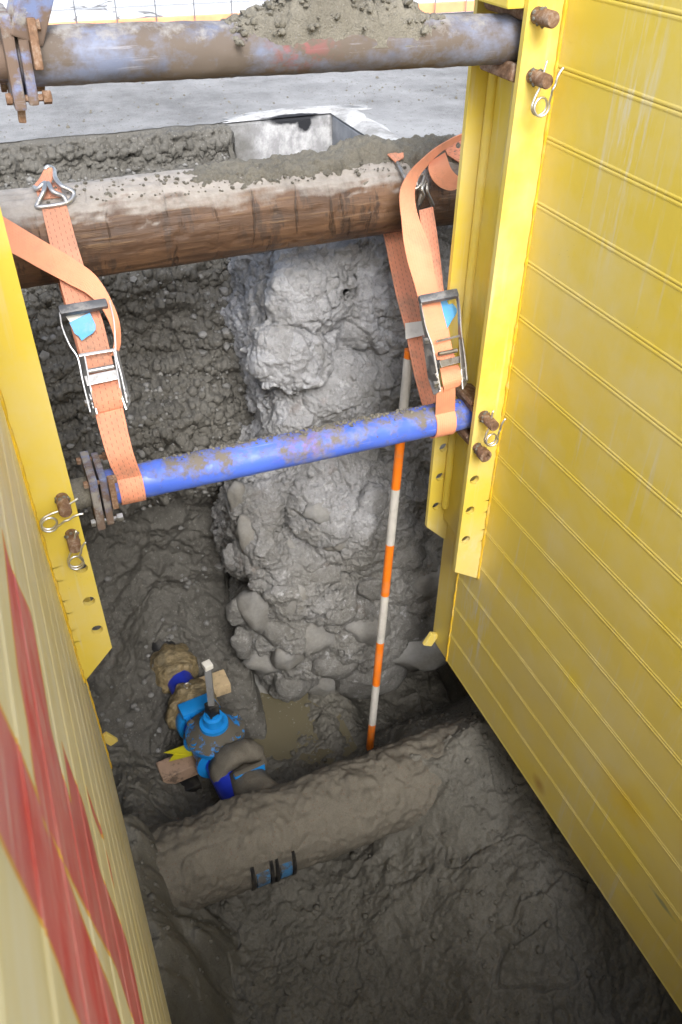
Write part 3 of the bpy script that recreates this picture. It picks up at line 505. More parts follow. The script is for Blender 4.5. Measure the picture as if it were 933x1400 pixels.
tb = MB(); tb.grid(np.stack([1.252 + 0.11 * a_ + 0.015 * fbm(np.stack([a_ * 4, b_ * 6, a_ * 0], -1), 3) * a_, 2.42 + 0.68 * b_, 0.002 + 0.012 * np.sin(a_ * 3.14) + 0 * b_], -1)); tb.build('mortar_skim', M_SLAB, cs, 180)
# ================================================================== SHORING PANELS
def plate(mb, e0, e1, zb0, zb1, zt, y0, y1, holes, xf, r=0.0125):
    """upright bracket plate across the trench: e measured inward from the panel; bottom slopes from zb0 (at e0) to zb1 (at e1); xf maps e to x"""
    n = 24; hs = sorted(holes, key=lambda q: q[1]); zc = max(zb0, zb1) + 0.004; front = []
    def quad(a, b, c, d): front.append([a, b, c, d])
    quad((e0, zb0), (e1, zb1), (e1, zc), (e0, zc)); z = zc; rings = []
    for (he, hz) in hs:
        q0, q1 = hz - 0.02, hz + 0.02
        if q0 > z: quad((e0, z), (e1, z), (e1, q0), (e0, q0))
        ci = [(he + r * math.cos(t), hz + r * math.sin(t)) for t in [2 * math.pi * k / n for k in range(n)]]; ou = []
        for k in range(n):
            c_, s_ = math.cos(2 * math.pi * k / n), math.sin(2 * math.pi * k / n)
            tx = ((e1 - he) if c_ > 0 else (e0 - he)) / c_ if abs(c_) > 1e-6 else 1e9; tz_ = ((q1 - hz) if s_ > 0 else (q0 - hz)) / s_ if abs(s_) > 1e-6 else 1e9
            t = min(tx, tz_); ou.append((he + t * c_, hz + t * s_))
        for k in range(n): quad(ci[k], ou[k], ou[(k + 1) % n], ci[(k + 1) % n])
        for (ce, cz) in ((e0, q0), (e1, q0), (e1, q1), (e0, q1)):      # corner triangles
            k = min(range(n), key=lambda k: -((ou[k][0] - he) * (ce - he) + (ou[k][1] - hz) * (cz - hz)) / math.hypot(ou[k][0] - he, ou[k][1] - hz)); 
            nb = sorted(range(n), key=lambda k: math.hypot(ou[k][0] - ce, ou[k][1] - cz))[:2]
            front.append([ou[nb[0]], (ce, cz), ou[nb[1]]])
        rings.append(ci); z = q1
    if zt > z: quad((e0, z), (e1, z), (e1, zt), (e0, zt))
    for poly in front:
        mb.add([(xf(e), y0, w) for e, w in poly], [tuple(range(len(poly)))]); mb.add([(xf(e), y1, w) for e, w in poly], [tuple(range(len(poly) - 1, -1, -1))])
    for ci in rings:
        for k in range(n):
            a, b = ci[k], ci[(k + 1) % n]; mb.add([(xf(a[0]), y0, a[1]), (xf(b[0]), y0, b[1]), (xf(b[0]), y1, b[1]), (xf(a[0]), y1, a[1])], [(0, 1, 2, 3)])
    lo = [(e0, zb0), (e1, zb1), (e1, zt), (e0, zt)]
    for k in range(4):
        a, b = lo[k], lo[(k + 1) % 4]; mb.add([(xf(a[0]), y0, a[1]), (xf(b[0]), y0, b[1]), (xf(b[0]), y1, b[1]), (xf(a[0]), y1, a[1])], [(0, 1, 2, 3)])
TH = -0.0149; LP = np.array([-0.034, 0, -1.2]); LN = np.array([math.cos(TH), 0, -math.sin(TH)]); LU = np.array([math.sin(TH), 0, math.cos(TH)])
def left_yz(u, v): p = on_plane(u, v, LP, LN); return (p[1], (p - LP) @ LU)
red1 = [(4.6, 730), (14, 775), (25, 800), (43, 840), (56, 915), (69, 994), (85, 1060), (99, 1103), (94, 1068), (86, 1020), (100, 1062), (115, 1101), (127, 1150), (138, 1196), (156, 1240), (174, 1288), (186, 1340), (197, 1397), (199, 1430), (200, 1440), (184, 1400), (158, 1318), (128, 1262), (99, 1203), (80, 1160), (59, 1116), (49, 1071), (40, 1000), (25.7, 920), (15, 830)]
red2 = [(-30, 900), (0, 968), (26, 1025), (52.6, 1094), (61, 1130), (87, 1183), (112, 1255), (131, 1305), (150, 1350), (166, 1400), (175, 1440), (130, 1440), (112, 1402), (98.6, 1370), (79, 1311), (52.6, 1249), (20, 1183), (0, 1140), (-30, 1075)]
red3 = [(116.5, 1071), (121, 1085), (131, 1115), (142, 1143), (138, 1140), (128, 1115)]; red4 = [(143, 1155), (150, 1180), (156, 1210), (152, 1200)]
RED = [np.array([left_yz(*q) for q in pl]) for pl in (red1, red2, red3, red4)]
def sdf(pts):
    best = np.full(len(pts), -9.0)
    for pl in RED:
        ins = np.zeros(len(pts), bool); d = np.full(len(pts), 9.0)
        for k in range(len(pl)):
            a, b = pl[k], pl[(k + 1) % len(pl)]; ab = b - a; t = np.clip(((pts - a) @ ab) / (ab @ ab + 1e-12), 0, 1); d = np.minimum(d, np.linalg.norm(pts - a - t[:, None] * ab, axis=1))
            c = (a[1] > pts[:, 1]) != (b[1] > pts[:, 1]); xi = a[0] + (pts[:, 1] - a[1]) * (b[0] - a[0]) / (b[1] - a[1] + 1e-12); ins ^= c & (pts[:, 0] < xi)
        best = np.maximum(best, np.where(ins, d, -d))
    return best
BH, PY0, PY1 = 0.12, -0.38, 1.497
def panel(name, s, loc, NB, label, mat, printed):
    root = empty(name, loc); tag(root, label, 'trench panel', 'yellow trench shoring panels')
    lip = 0.0007 if printed else 0.0008
    X = lambda e: -s * e                                    # e inward from the face
    ysub = np.r_[PY0, np.arange(-0.1, 1.0, 0.01), PY1] if printed else np.array([PY0, PY1]); first = None
    for k in range(NB):
        zs = [(0.0003, -0.078), (0.0003, -0.0006), (0.0015, 0.0004), (0.003, lip), (0.0048, lip), (0.0075, 0.0)] + [(z, 0.0) for z in (np.linspace(0.0080, 0.112, 9)[1:-1] if printed else [])] + [(0.112, 0.0), (0.1150, lip), (0.1170, lip), (0.1185, 0.0004), (0.1197, -0.0006), (0.1197, -0.078)]
        mb = MB(); m = len(zs); prof_ = np.array(zs); Gd = np.array([[(X(e), y, k * BH + z) for (z, e) in zs] for y in ysub]); mb.grid(Gd, s > 0)
        mb.f.append(tuple(range(m)) if s < 0 else tuple(range(m - 1, -1, -1))); b = (len(ysub) - 1) * m; mb.f.append(tuple(b + i for i in (range(m - 1, -1, -1) if s < 0 else range(m))))
        if printed: mb.attr = sdf(Gd.reshape(-1, 3)[:, 1:3])
        mb.build('panel_board', mat, root, None, True)
    H = NB * BH
    mb = MB(); mb.box((X(-0.04), 1.549, H / 2), (0.078, 0.1, H), None, 0.004); mb.build('end_post', mat, root, None, True)
    zz_ = np.linspace(0.0, H, 240); pts = [(X(0.001), 1.4975 + 0.0010 * math.sin(z * 900 % 6.28), z) for z in zz_]; mb = MB(); mb.tube(pts, list(0.0032 + 0.0010 * vnoise(np.stack([zz_ * 90, zz_ * 0, zz_ * 0], -1), 5)), 6); mb.build('weld_bead', M_WELD, root, 180, True)
    mb = MB(); mb.box((X(-0.115), 0.58, H / 2), (0.07, 1.86, H - 0.1)); mb.build('backing_sheet', mat, root, None, True)
    return root
RP = panel('shoring_panel', 1, (1.0, 0, -1.2), 16, 'yellow ribbed shoring panel on the right with rust stain near its lower edge', M_YEL, False)
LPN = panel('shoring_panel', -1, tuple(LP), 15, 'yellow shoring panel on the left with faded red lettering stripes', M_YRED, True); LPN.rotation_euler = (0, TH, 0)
def bead(root, X, y, z0, z1, seed):
    zz_ = np.linspace(z0, z1, 200); mb = MB(); mb.tube([(X(0.0015), y, z) for z in zz_], list(0.0036 + 0.0016 * vnoise(np.stack([zz_ * 75, zz_ * 0, zz_ * 0 + seed], -1), 5)), 6); mb.build('weld_bead', M_WELD, root, 180, True)
XR = lambda e: -e
XL = lambda e: e
def hole_px(lst, y, s):
    out = []
    for u, v in lst:
        p = on_y(u, v, y); e = (1.0 - p[0]) if s > 0 else (p - LP) @ LN; z = (p[2] + 1.2) if s > 0 else (p - LP) @ LU; out.append((e, z))
    return out
mb = MB(); hR = hole_px([(649, 656), (643, 698), (637, 738)], 1.40, 1); plate(mb, 0.0, 0.076, 0.435, 0.485, 1.91, 1.40, 1.412, hR, XR); mb.build('bracket_plate', M_YEL, RP, None, True)
mb = MB(); hF = hole_px([(607, 612), (602, 652), (597, 692)], 1.586, 1); plate(mb, 0.0, 0.065, 0.425, 0.492, 1.90, 1.586, 1.598, [(e, z) for e, z in hF], XR); mb.build('bracket_plate', M_YEL, RP, None, True)
mb = MB(); mb.box((-0.009, 1.499, 1.19), (0.016, 0.172, 1.36), None, 0.004); mb.tube([(-0.020, 1.574, z) for z in (0.56, 1.84)], 0.011, 10); mb.build('bracket_spine', M_YEL, RP, 40, True)
mb = MB(); mb.box((-0.055, 1.499, 1.80), (0.106, 0.171, 0.055), None, 0.004); mb.build('bracket_cap', M_YEL, RP, None, True)
bead(RP, XR, 1.3985, 0.435, 1.90, 1)
mb = MB(); mb.box((-0.018, 1.575, 0.03), (0.034, 0.012, 0.05), Matrix.Rotation(0.5, 3, 'Y'), 0.002); mb.build('lifting_lug', M_YEL, RP, None, True)
mb = MB(); hL = hole_px([(112, 777), (122, 822), (133, 861)], 1.40, -1); plate(mb, 0.0, 0.079, 0.47, 0.555, 1.79, 1.40, 1.412, hL, XL); mb.build('bracket_plate', M_YEL, LPN, None, True)
mb = MB(); plate(mb, 0.0, 0.06, 0.49, 0.545, 1.78, 1.546, 1.558, [], XL); mb.build('bracket_plate', M_YEL, LPN, None, True)
bead(LPN, XL, 1.3985, 0.47, 1.78, 2)
mb = MB(); mb.box((0.012, 1.575, 0.03), (0.026, 0.012, 0.05), Matrix.Rotation(-0.5, 3, 'Y'), 0.002); mb.build('lifting_lug', M_YEL, LPN, None, True)
# ------------------------------------------------------------------ locking pins with spring clips
def pin(u, v, label, ang=None, length=0.052, r=0.0125, head=False, long_leg=1.0):
    p = on_y(u, v, 1.399); root = empty('locking_pin', tuple(p)); tag(root, label, 'locking pin', 'locking pins through the bracket plates')
    mb = MB(); mb.lathe(p + np.array([0, 0.16, 0]), (0, -1, 0), [(0, r * 0.9), (0.004, r), (0.158, r), (0.16 + length - 0.003, r * (0.98 if not head else 1.0)), (0.16 + length, r * 0.84)], 20); mb.build('pin_shaft', M_RUST, root, 35)
    mb = MB()
    for k in range(9):
        t = k * 0.7 + u; mb.stone(p + np.array([math.cos(t) * r * 0.9, -0.006 - 0.004 * (k % 4), math.sin(t) * r * 0.9]), 0.0045, (1, 1, 1), None, 1, 0.3, k)
    o = mb.build('dried_mud', M_SPOIL, root, 180); o['kind'] = 'stuff'
    if head:
        mb = MB(); q = p + np.array([0, -length, 0]); mb.lathe(q, (0, -1, 0), [(-0.012, r), (-0.012, r * 1.35), (0.008, r * 1.4), (0.010, r * 1.25), (0.010, r * 0.8), (0.002, r * 0.7)], 20); mb.build('pin_head', M_RUST, root, 35)
    if ang is not None:
        q = p + np.array([0, -length * 0.72, 0]); ca, sa = math.cos(ang), math.sin(ang)
        loc = [(0.006, 0.030), (0.003, 0.016), (0.001, 0.004), (-0.002, -0.012), (-0.0085, -0.024)]
        for k in range(0, 31): t = math.radians(150 + k * 20); loc.append((0.0140 * math.cos(t), -0.042 + 0.0150 * math.sin(t)))
        loc += [(0.0075, -0.020), (0.0045, -0.011), (0.0085, -0.002), (0.0095, 0.008), (0.014, 0.018), (0.019, 0.024)]
        pts = []
        for k, (a, b) in enumerate(loc): pts.append(q + np.array([a * ca - b * sa, -0.00045 * k + 0.006 - (0.014 if k > len(loc) - 7 else 0) * min(1, (k - len(loc) + 8) / 3), a * sa + b * ca]))
        mb = MB(); mb.tube(catmull(pts, 3), 0.0023, 8); mb.build('spring_clip', M_WIRE, root, 180)
    return root
pin(735, 21, 'rusty pin without clip at the top of the right bracket plate', None, 0.05, 0.0135)
pin(728, 104, 'rusty pin with ring clip beside the top strut on the right bracket plate', 0.0, 0.05)
pin(661, 568, 'muddy pin with spring clip beside the blue strut on the right bracket plate', 0.08, 0.052)
pin(652, 611, 'rusty headed bolt just below the clipped pin on the right bracket plate', None, 0.035, 0.011, True)
pin(85, 681, 'rusty pin with clip hanging sideways, upper one on the left bracket plate', -0.95, 0.05)
pin(98, 730, 'rusty pin with clip hanging down, lower one on the left bracket plate', -0.12, 0.05)
# ================================================================== STRUTS
def cylinder_mesh(mb, p0, p1, r, n=48, m=60, bumps=0.0008, seed=0):
    p0 = np.array(p0, float); p1 = np.array(p1, float); a = (p1 - p0); Ln = np.linalg.norm(a); a /= Ln; u = np.array([0, 0, 1.0]); u -= a * (u @ a); u /= np.linalg.norm(u); w = np.cross(a, u)
    T, X_ = np.meshgrid(np.linspace(0, 2 * math.pi, n, endpoint=False), np.linspace(0, Ln, m)); dirs = np.cos(T)[..., None] * u + np.sin(T)[..., None] * w; Q = p0 + X_[..., None] * a + dirs * r
    if bumps: Q = Q + dirs * (bumps * fbm(Q * 40, 3, 0.5, seed))[..., None]
    mb.grid(Q, False, True); b = len(mb.v) - n * m; mb.f.append(tuple(range(b + n - 1, b - 1, -1))); mb.f.append(tuple(b + (m - 1) * n + k for k in range(n)))
SB0, SB1 = on_y(150, 666, 1.475), on_y(632, 566, 1.475); SBR = 0.0375
ax = (SB1 - SB0) / np.linalg.norm(SB1 - SB0)
def strut_ends(root, p0, ax, size, top):
    for (d, t, sx, mm) in ((-0.034, 0.017, 1.0, M_FLG), (-0.014, 0.015, 0.92, M_FLG)):
        c = Vector(p0 + ax * d); xa = Vector(ax); zv = Vector((0, 0, 1)); zv = (zv - xa * zv.dot(xa)).normalized(); yv = zv.cross(xa); Rm = Matrix((xa, yv, zv)).transposed()
        mb = MB(); mb.box(c, (t, size * 0.86 * sx, size * sx), Rm, 0.004); mb.build('end_flange', mm, root)
    for (dy, dz_) in ((-0.36, -0.4), (0.36, -0.4), (-0.36, 0.4), (0.36, 0.4)):
        q = Vector(p0) + yv * dy * size * 0.95 + zv * dz_ * size * 0.95; mb = MB(); mb.lathe(q - xa * 0.052, xa, [(0, 0.008), (0.008, 0.0085), (0.0085, 0.005), (0.052, 0.005), (0.0525, 0.0095), (0.064, 0.0095), (0.065, 0.006)], 6); mb.build('flange_bolt', M_ZINC if dy < 0 and not top and dz_ < 0 else M_RUST, root)
    mb = MB(); mb.bar(Vector(p0) - yv * size * 0.40 + zv * size * 0.46, Vector(p0) - yv * size * 0.46 - zv * size * 0.06, 0.012, 0.024, tuple(yv), 0.002); mb.build('wedge_bar', M_RUST, root)
    mb = MB(); cylinder_mesh(mb, p0 - ax * 0.13, p0 - ax * 0.03, 0.032, 28, 6, 0.002, 8); mb.build('end_stub', M_FLG if top else M_SPOIL, root, 60)
bs = empty('trench_strut', tuple((SB0 + SB1) / 2)); tag(bs, 'bright blue steel strut hung on orange straps, dirt along its top', 'strut', 'steel struts between the trench panels')
mb = MB(); cylinder_mesh(mb, SB0 - ax * 0.02, SB1 + ax * 0.03, SBR, 56, 90, 0.0006, 3); mb.build('strut_tube', M_BLUE, bs, 60)
strut_ends(bs, SB0, ax, 0.128, False)
for z0 in (-0.047, 0.047):
    mb = MB(); c = SB1 + ax * 0.022; mb.box(c + np.array([0.008, 0, z0]), (0.085, 0.10, 0.010), Matrix.Rotation(0.30 if z0 > 0 else 0.35, 3, 'Y'), 0.002); mb.build('end_fork', M_RUST, bs)
ST0, ST1 = on_y(42, 77, 1.475), on_y(704, 53, 1.475); ax2 = (ST1 - ST0) / np.linalg.norm(ST1 - ST0)
ts = empty('trench_strut', tuple((ST0 + ST1) / 2)); tag(ts, 'worn rusty blue strut at the top with a heap of dirt on it', 'strut', 'steel struts between the trench panels')
mb = MB(); cylinder_mesh(mb, ST0 - ax2 * 0.02, ST1 + ax2 * 0.02, 0.0405, 56, 90, 0.0012, 4); mb.build('strut_tube', M_WORN, ts, 60)
strut_ends(ts, ST0 + ax2 * 0.004, ax2, 0.125, True)
mb = MB(); mb.bar(on_y(31, 52, 1.44), on_y(52, -40, 1.44), 0.05, 0.03, (0.5, -1, 0.2), 0.003); mb.build('lock_lever', M_FLG, ts)
mb = MB(); mb.bar(on_y(27, 128, 1.45), on_y(31, 167, 1.45), 0.011, 0.016, (0, -1, 0.2), 0.002); mb.build('lock_tongue', M_RUST, ts)
mb = MB(); c = ST1 + np.array([0.01, 0, -0.055]); mb.box(c, (0.09, 0.11, 0.03), Matrix.Rotation(0.3, 3, 'Y'), 0.006); mb.build('end_fork', M_RUST, ts)
# ================================================================== LOG across the trench
LY, LZ, LR = 1.94, 0.103, 0.101
XX, TT = np.meshgrid(np.linspace(-0.75, 1.95, 360), np.linspace(0, 2 * math.pi, 120, endpoint=False), indexing='ij')
rr = LR * (1 + 0.012 * np.sin(XX * 3 + 1)); Q = np.stack([XX, LY + np.cos(TT) * rr, LZ + np.sin(TT) * rr], -1)
cr = fbm(np.stack([XX * 26, np.cos(TT) * 1.2, np.sin(TT) * 1.2], -1), 3, 0.5, 201); d_ = 0.004 * fbm(Q * np.array([2.5, 9, 9]), 4, 0.5, 200) - 0.0035 * sm(0.09, 0.0, np.abs(cr)) * (fbm(Q * 6, 2, 0.5, 203) > -0.1) + 0.0012 * fbm(Q * np.array([10, 90, 90]), 2, 0.5, 205)
Q[..., 1] += np.cos(TT) * d_; Q[..., 2] += np.sin(TT) * d_
mb = MB(); mb.grid(Q, True, True); n = 120; mb.f.append(tuple(range(n))); mb.f.append(tuple(359 * n + k for k in range(n - 1, -1, -1)))
lg = mb.build('timber_log', M_LOG, None, 180); tag(lg, 'brown weathered log lying across the trench with dirt on top', 'log')
def on_log(u, v, off=0.0):
    r = ray(u, v); o = np.array([O[1] - LY, O[2] - LZ]); d = r[1:]; R_ = LR + off; a = d @ d; b = 2 * (o @ d); c = o @ o - R_ * R_; q = b * b - 4 * a * c
    t = (-b - math.sqrt(max(q, 0))) / (2 * a); return O + r * t
# spoil lying on the log and on the top strut; crumbs
def crumbs(name, pts, rad, m, label, seed=0):
    mb = MB()
    for k, (p, r) in enumerate(zip(pts, rad)): mb.stone(p, r, (1, rng.uniform(0.7, 1.1), rng.uniform(0.55, 0.9)), Matrix.Rotation(rng.uniform(0, 6.28), 3, 'Z'), 1, 0.35, k % 97 + seed)
    o = mb.build(name, m, None, 60); return tag(o, label, 'loose soil', None, 'stuff')
U_, T_ = np.meshgrid(np.linspace(0.30, 1.12, 260), np.radians(np.linspace(62, 150, 90)), indexing='ij')
Q0 = np.stack([U_, LY + np.cos(T_) * LR, LZ + np.sin(T_) * LR], -1); mx = sm(0.36, 0.55, U_) * (0.35 + 0.65 * np.exp(-((U_ - 0.83) / 0.11) ** 2) + 0.25 * sm(0.9, 1.1, U_)); dg = np.degrees(T_)
frontlim = 128 + 9 * fbm(np.stack([U_ * 9, U_ * 0, U_ * 0], -1), 4, 0.6, 210); mt = sm(62, 80, dg) * sm(frontlim, frontlim - 22, dg)
th = 0.032 * mx * mt * (1 + 0.5 * fbm(Q0 * 18, 4, 0.6, 211)) + 0.006 * fbm(Q0 * 60, 3, 0.6, 212) - 0.004; th = np.where(mt * mx < 0.02, -0.004, th)
Q0 = np.stack([U_, LY + np.cos(T_) * (LR + th), LZ + np.sin(T_) * (LR + th)], -1); mb = MB(); mb.grid(Q0); tag(mb.build('spoil_heap', M_SPOIL, None, 180), 'heap of grey brown soil lying along the top of the log', 'loose soil', None, 'stuff')
pts = []; rad = []
for k in range(420):
    x = rng.uniform(0.12, 1.1) if k % 3 else rng.normal(0.75, 0.2); t = math.radians(rng.uniform(85, 133)); r = rng.choice([0.002, 0.003, 0.0045, 0.006], p=[0.45, 0.3, 0.18, 0.07]); pts.append((x, LY + math.cos(t) * (LR + r * 0.5), LZ + math.sin(t) * (LR + r * 0.5))); rad.append(r)
crumbs('soil_crumbs', pts, rad, M_SPOIL, 'small crumbs of soil scattered over the log')
x0, x1 = on_y(325, 30, 1.475)[0], on_y(572, 20, 1.475)[0]
U_, W_ = np.meshgrid(np.linspace(x0 - 0.02, x1 + 0.02, 200), np.linspace(-0.0402, 0.0402, 60), indexing='ij'); zax = np.interp(U_, [ST0[0], ST1[0]], [ST0[2], ST1[2]])
base = zax + np.sqrt(np.clip(0.0405 ** 2 - W_ ** 2, 0, None))
c0 = (U_ - x0) / (x1 - x0); env = np.interp(c0, [-0.05, 0.0, 0.2, 0.33, 0.45, 0.62, 0.8, 0.93, 1.0, 1.05], [0, 0.006, 0.028, 0.058, 0.062, 0.044, 0.040, 0.036, 0.006, 0])
hh = env * np.clip(1 - (W_ / 0.047) ** 2, 0, 1) ** 0.8; PP = np.stack([U_, W_ + 1.475, zax], -1); hh = hh * (1 + 0.35 * fbm(PP * 30, 3, 0.6, 221)) + np.where(hh > 0.001, 0.006 * fbm(PP * 75, 3, 0.6, 223), -0.004) - 0.002; hh = hh * sm(0.0402, 0.033, np.abs(W_) + 0.003 * fbm(PP * 40, 3, 0.6, 224)) - 0.004 * sm(0.034, 0.0402, np.abs(W_))
mb = MB(); mb.grid(np.stack([U_, W_ + 1.475, base + hh], -1), True); tag(mb.build('spoil_heap', M_SPOIL, None, 180), 'heap of crumbly soil lying on the top strut', 'loose soil', None, 'stuff')
pts = []; rad = []
for k in range(620):
    x = rng.uniform(x0 - 0.02, x1 + 0.04); w = rng.normal(0, 0.02); r = rng.choice([0.002, 0.003, 0.005, 0.007]); c = (x - x0) / (x1 - x0); e = np.interp(c, [-0.05, 0.0, 0.2, 0.33, 0.45, 0.62, 0.8, 0.93, 1.0, 1.05], [0, 0.006, 0.028, 0.058, 0.062, 0.044, 0.040, 0.036, 0.006, 0]) * max(0, 1 - (w / 0.05) ** 2) ** 0.7
    zc = np.interp(x, [ST0[0], ST1[0]], [ST0[2], ST1[2]]) + math.sqrt(max(0.0405 ** 2 - min(abs(w), 0.036) ** 2, 0)); pts.append((x, 1.475 + w, zc + e - 0.001)); rad.append(r)
crumbs('soil_crumbs', pts, rad, M_SPOIL, 'crumbs of soil on the heap of the top strut')
pts = []; rad = []
for k in range(520):
    x = rng.uniform(0.2, 0.93) if k % 2 else rng.normal(0.66, 0.07); f_ = (x - SB0[0]) / (SB1[0] - SB0[0]); c = SB0 + (SB1 - SB0) * f_; t = math.radians(rng.normal(78, 14)); r = rng.choice([0.0014, 0.002, 0.003, 0.0045], p=[0.4, 0.3, 0.2, 0.1]); pts.append((x, c[1] + math.cos(t) * (SBR + r * 0.4), c[2] + math.sin(t) * (SBR + r * 0.4))); rad.append(r)
crumbs('soil_crumbs', pts, rad, M_SPOIL, 'crumbs of soil along the top of the blue strut')
# ================================================================== RATCHET STRAPS
dY, dZ = 1.475 - LY, (SB0[2] + SB1[2]) / 2 - LZ; q = math.hypot(dY, dZ); SN = np.array([0, dZ / q, -dY / q])
if SN[1] > 0: SN = -SN
SP = np.array([0, LY, LZ]) + SN * LR; BPt = np.array([0, LY, LZ]) - SN * LR
def fp(u, v, off=0.002): return on_plane(u, v, SP + SN * off, SN)
def bp(u, v, off=-0.002): return on_plane(u, v, BPt + SN * off, SN)
def ribbon(name, Lp, Rp, m, parent, t=0.0026, n=6, smooth=True, arch=0.0):
    L_ = catmull(Lp, n) if smooth else np.array(Lp); R_ = catmull(Rp, n) if smooth else np.array(Rp); k = len(L_); C = (L_ + R_) / 2; T_ = np.gradient(C, axis=0); W_ = R_ - L_; Nn = np.cross(W_, T_); Nn /= np.linalg.norm(Nn, axis=1, keepdims=True) + 1e-9
    sgn = np.sign((Nn * (O - C)).sum(1)).sum(); Nn = Nn * (1 if sgn >= 0 else -1); al = np.r_[0, np.cumsum(np.linalg.norm(np.diff(C, axis=0), axis=1))]; mb = MB(); m_ = 7
    wob = 0.0008 * fbm(np.stack([al * 30, al * 0, al * 0 + len(name)], -1), 2)
    for side in (1, -1):
        b = len(mb.v)
        for i in range(k):
            for j in range(m_):
                f_ = j / (m_ - 1); p = L_[i] + (R_[i] - L_[i]) * f_ + Nn[i] * (side * t / 2 + wob[i] + arch * math.sin(f_ * math.pi)); mb.uv[len(mb.v)] = (f_, al[i]); mb.v.append(tuple(p))
        for i in range(k - 1):
            for j in range(m_ - 1):
                f_ = (b + i * m_ + j, b + i * m_ + j + 1, b + (i + 1) * m_ + j + 1, b + (i + 1) * m_ + j); mb.f.append(f_ if side > 0 else f_[::-1])
    h_ = k * m_
    for i in range(k - 1):
        for j in (0, m_ - 1): mb.f.append((i * m_ + j, (i + 1) * m_ + j, h_ + (i + 1) * m_ + j, h_ + i * m_ + j))
    for i in (0, k - 1):
        for j in range(m_ - 1): mb.f.append((i * m_ + j, i * m_ + j + 1, h_ + i * m_ + j + 1, h_ + i * m_ + j))
    return mb.build(name, m, parent, 50)
def arc(cx, cy, cz, r, a0, a1, n=14): return [(cx, cy + r * math.cos(a), cz + r * math.sin(a)) for a in np.radians(np.linspace(a0, a1, n))]
SNA = math.degrees(math.atan2(SN[2], SN[1]))               # direction of the strap plane's normal
def strut_c(x): f_ = (x - SB0[0]) / (SB1[0] - SB0[0]); return SB0 + (SB1 - SB0) * f_
def loop0(x): c = strut_c(x); return np.array([x, c[1], c[2]]) + SN * (SBR + 0.0028)
def wrap_strut(parent, xl, xr, m):
    cl, cr_ = strut_c(xl), strut_c(xr); ribbon('webbing_loop', arc(xl, cl[1], cl[2], SBR + 0.0028, SNA, SNA + 195), arc(xr, cr_[1], cr_[2], SBR + 0.0028, SNA, SNA + 195), m, parent, 0.0026, 2)
def wrap_log(parent, xl, xr, m, a0, a1): ribbon('webbing_over_log', arc(xl, LY, LZ, LR + 0.004, a0, a1, 18), arc(xr, LY, LZ, LR + 0.004, a0, a1, 18), m, parent, 0.0026, 2)
def wire(parent, name, px, r=0.0048, fn=None, m=M_ZINC):
    mb = MB(); mb.tube(catmull([fn(*q) for q in px], 5), r, 10); return mb.build(name, m, parent, 180)
def ratchet(parent, grip, arms, cross, rod, base, drum, bolts, st, wd):
    """a ratchet buckle laid on the strap's plane; every argument is a list of (u, v, height above the strap)"""
    r = empty('ratchet_buckle', tuple(fp(*grip[0]) - np.array(parent.location))); r.parent = parent
    mb = MB(); a, b = fp(*grip[0]), fp(*grip[1]); mb.bar(a, b, 0.020, 0.017, tuple(SN), 0.005); mb.build('handle_grip', M_GRIP, r, 40)
    for am in arms:
        P_ = catmull([fp(*q) for q in am], 6); mb = MB(); k = len(P_); xd = (b - a) / np.linalg.norm(b - a); ring = []
        for i in range(k):
            w = wd * (0.55 + 0.75 * (i / k)); ring += [P_[i] - xd * 0.0013 + SN * w / 2, P_[i] + xd * 0.0013 + SN * w / 2, P_[i] + xd * 0.0013 - SN * w / 2, P_[i] - xd * 0.0013 - SN * w / 2]
        mb.add(ring, [(i * 4 + j, i * 4 + (j + 1) % 4, (i + 1) * 4 + (j + 1) % 4, (i + 1) * 4 + j) for i in range(k - 1) for j in range(4)] + [(3, 2, 1, 0), tuple((k - 1) * 4 + j for j in range(4))]); mb.build('handle_arm', st, r)
    for c in cross: mb = MB(); mb.bar(fp(*c[0]), fp(*c[1]), c[2], 0.003, tuple(SN), 0.001); mb.build('cross_plate', st, r)
    mb = MB(); mb.tube([fp(*rod[0]), fp(*rod[1])], 0.0048, 12); mb.build('spindle_rod', st, r, 40)
    for bs_ in base:                                         # toothed side plates
        P_ = [fp(*q) for q in bs_]; xd = (b - a) / np.linalg.norm(b - a); mb = MB(); k = len(P_); mb.add([p - xd * 0.0014 for p in P_] + [p + xd * 0.0014 for p in P_], [tuple(range(k)), tuple(range(2 * k - 1, k - 1, -1))] + [(i, (i + 1) % k, k + (i + 1) % k, k + i) for i in range(k)]); mb.build('side_plate', st, r)
        c0, c1 = np.mean(P_[:], axis=0), P_[-1]; mb = MB()
        cc = P_[len(P_) // 2] * 0.5 + np.mean(P_, axis=0) * 0.5; ring = [(cc + (SN * math.cos(t) + np.cross(xd, SN) * math.sin(t)) * (0.0165 if j % 2 else 0.0135)) for j, t in enumerate(np.linspace(0, 2 * math.pi, 24, endpoint=False))]
        k = 24; mb.add([p - xd * 0.0042 for p in ring] + [p - xd * 0.0018 for p in ring], [tuple(range(k)), tuple(range(2 * k - 1, k - 1, -1))] + [(i, (i + 1) % k, k + (i + 1) % k, k + i) for i in range(k)]); mb.build('ratchet_gear', st, r)
    for bo in bolts:
        xd = (b - a) / np.linalg.norm(b - a); p = fp(*bo[:3]) ; mb = MB(); mb.lathe(p - xd * 0.006, xd, [(0, 0.0055), (0.0015, 0.0075), (0.010, 0.0075), (0.012, 0.005)], 6); mb.build('buckle_bolt', st, r)
    ribbon('wound_webbing', [fp(*q) for q in drum[0]], [fp(*q) for q in drum[1]], M_WEB if drum[2] else M_WEBT, r, 0.003, 5)
    return r
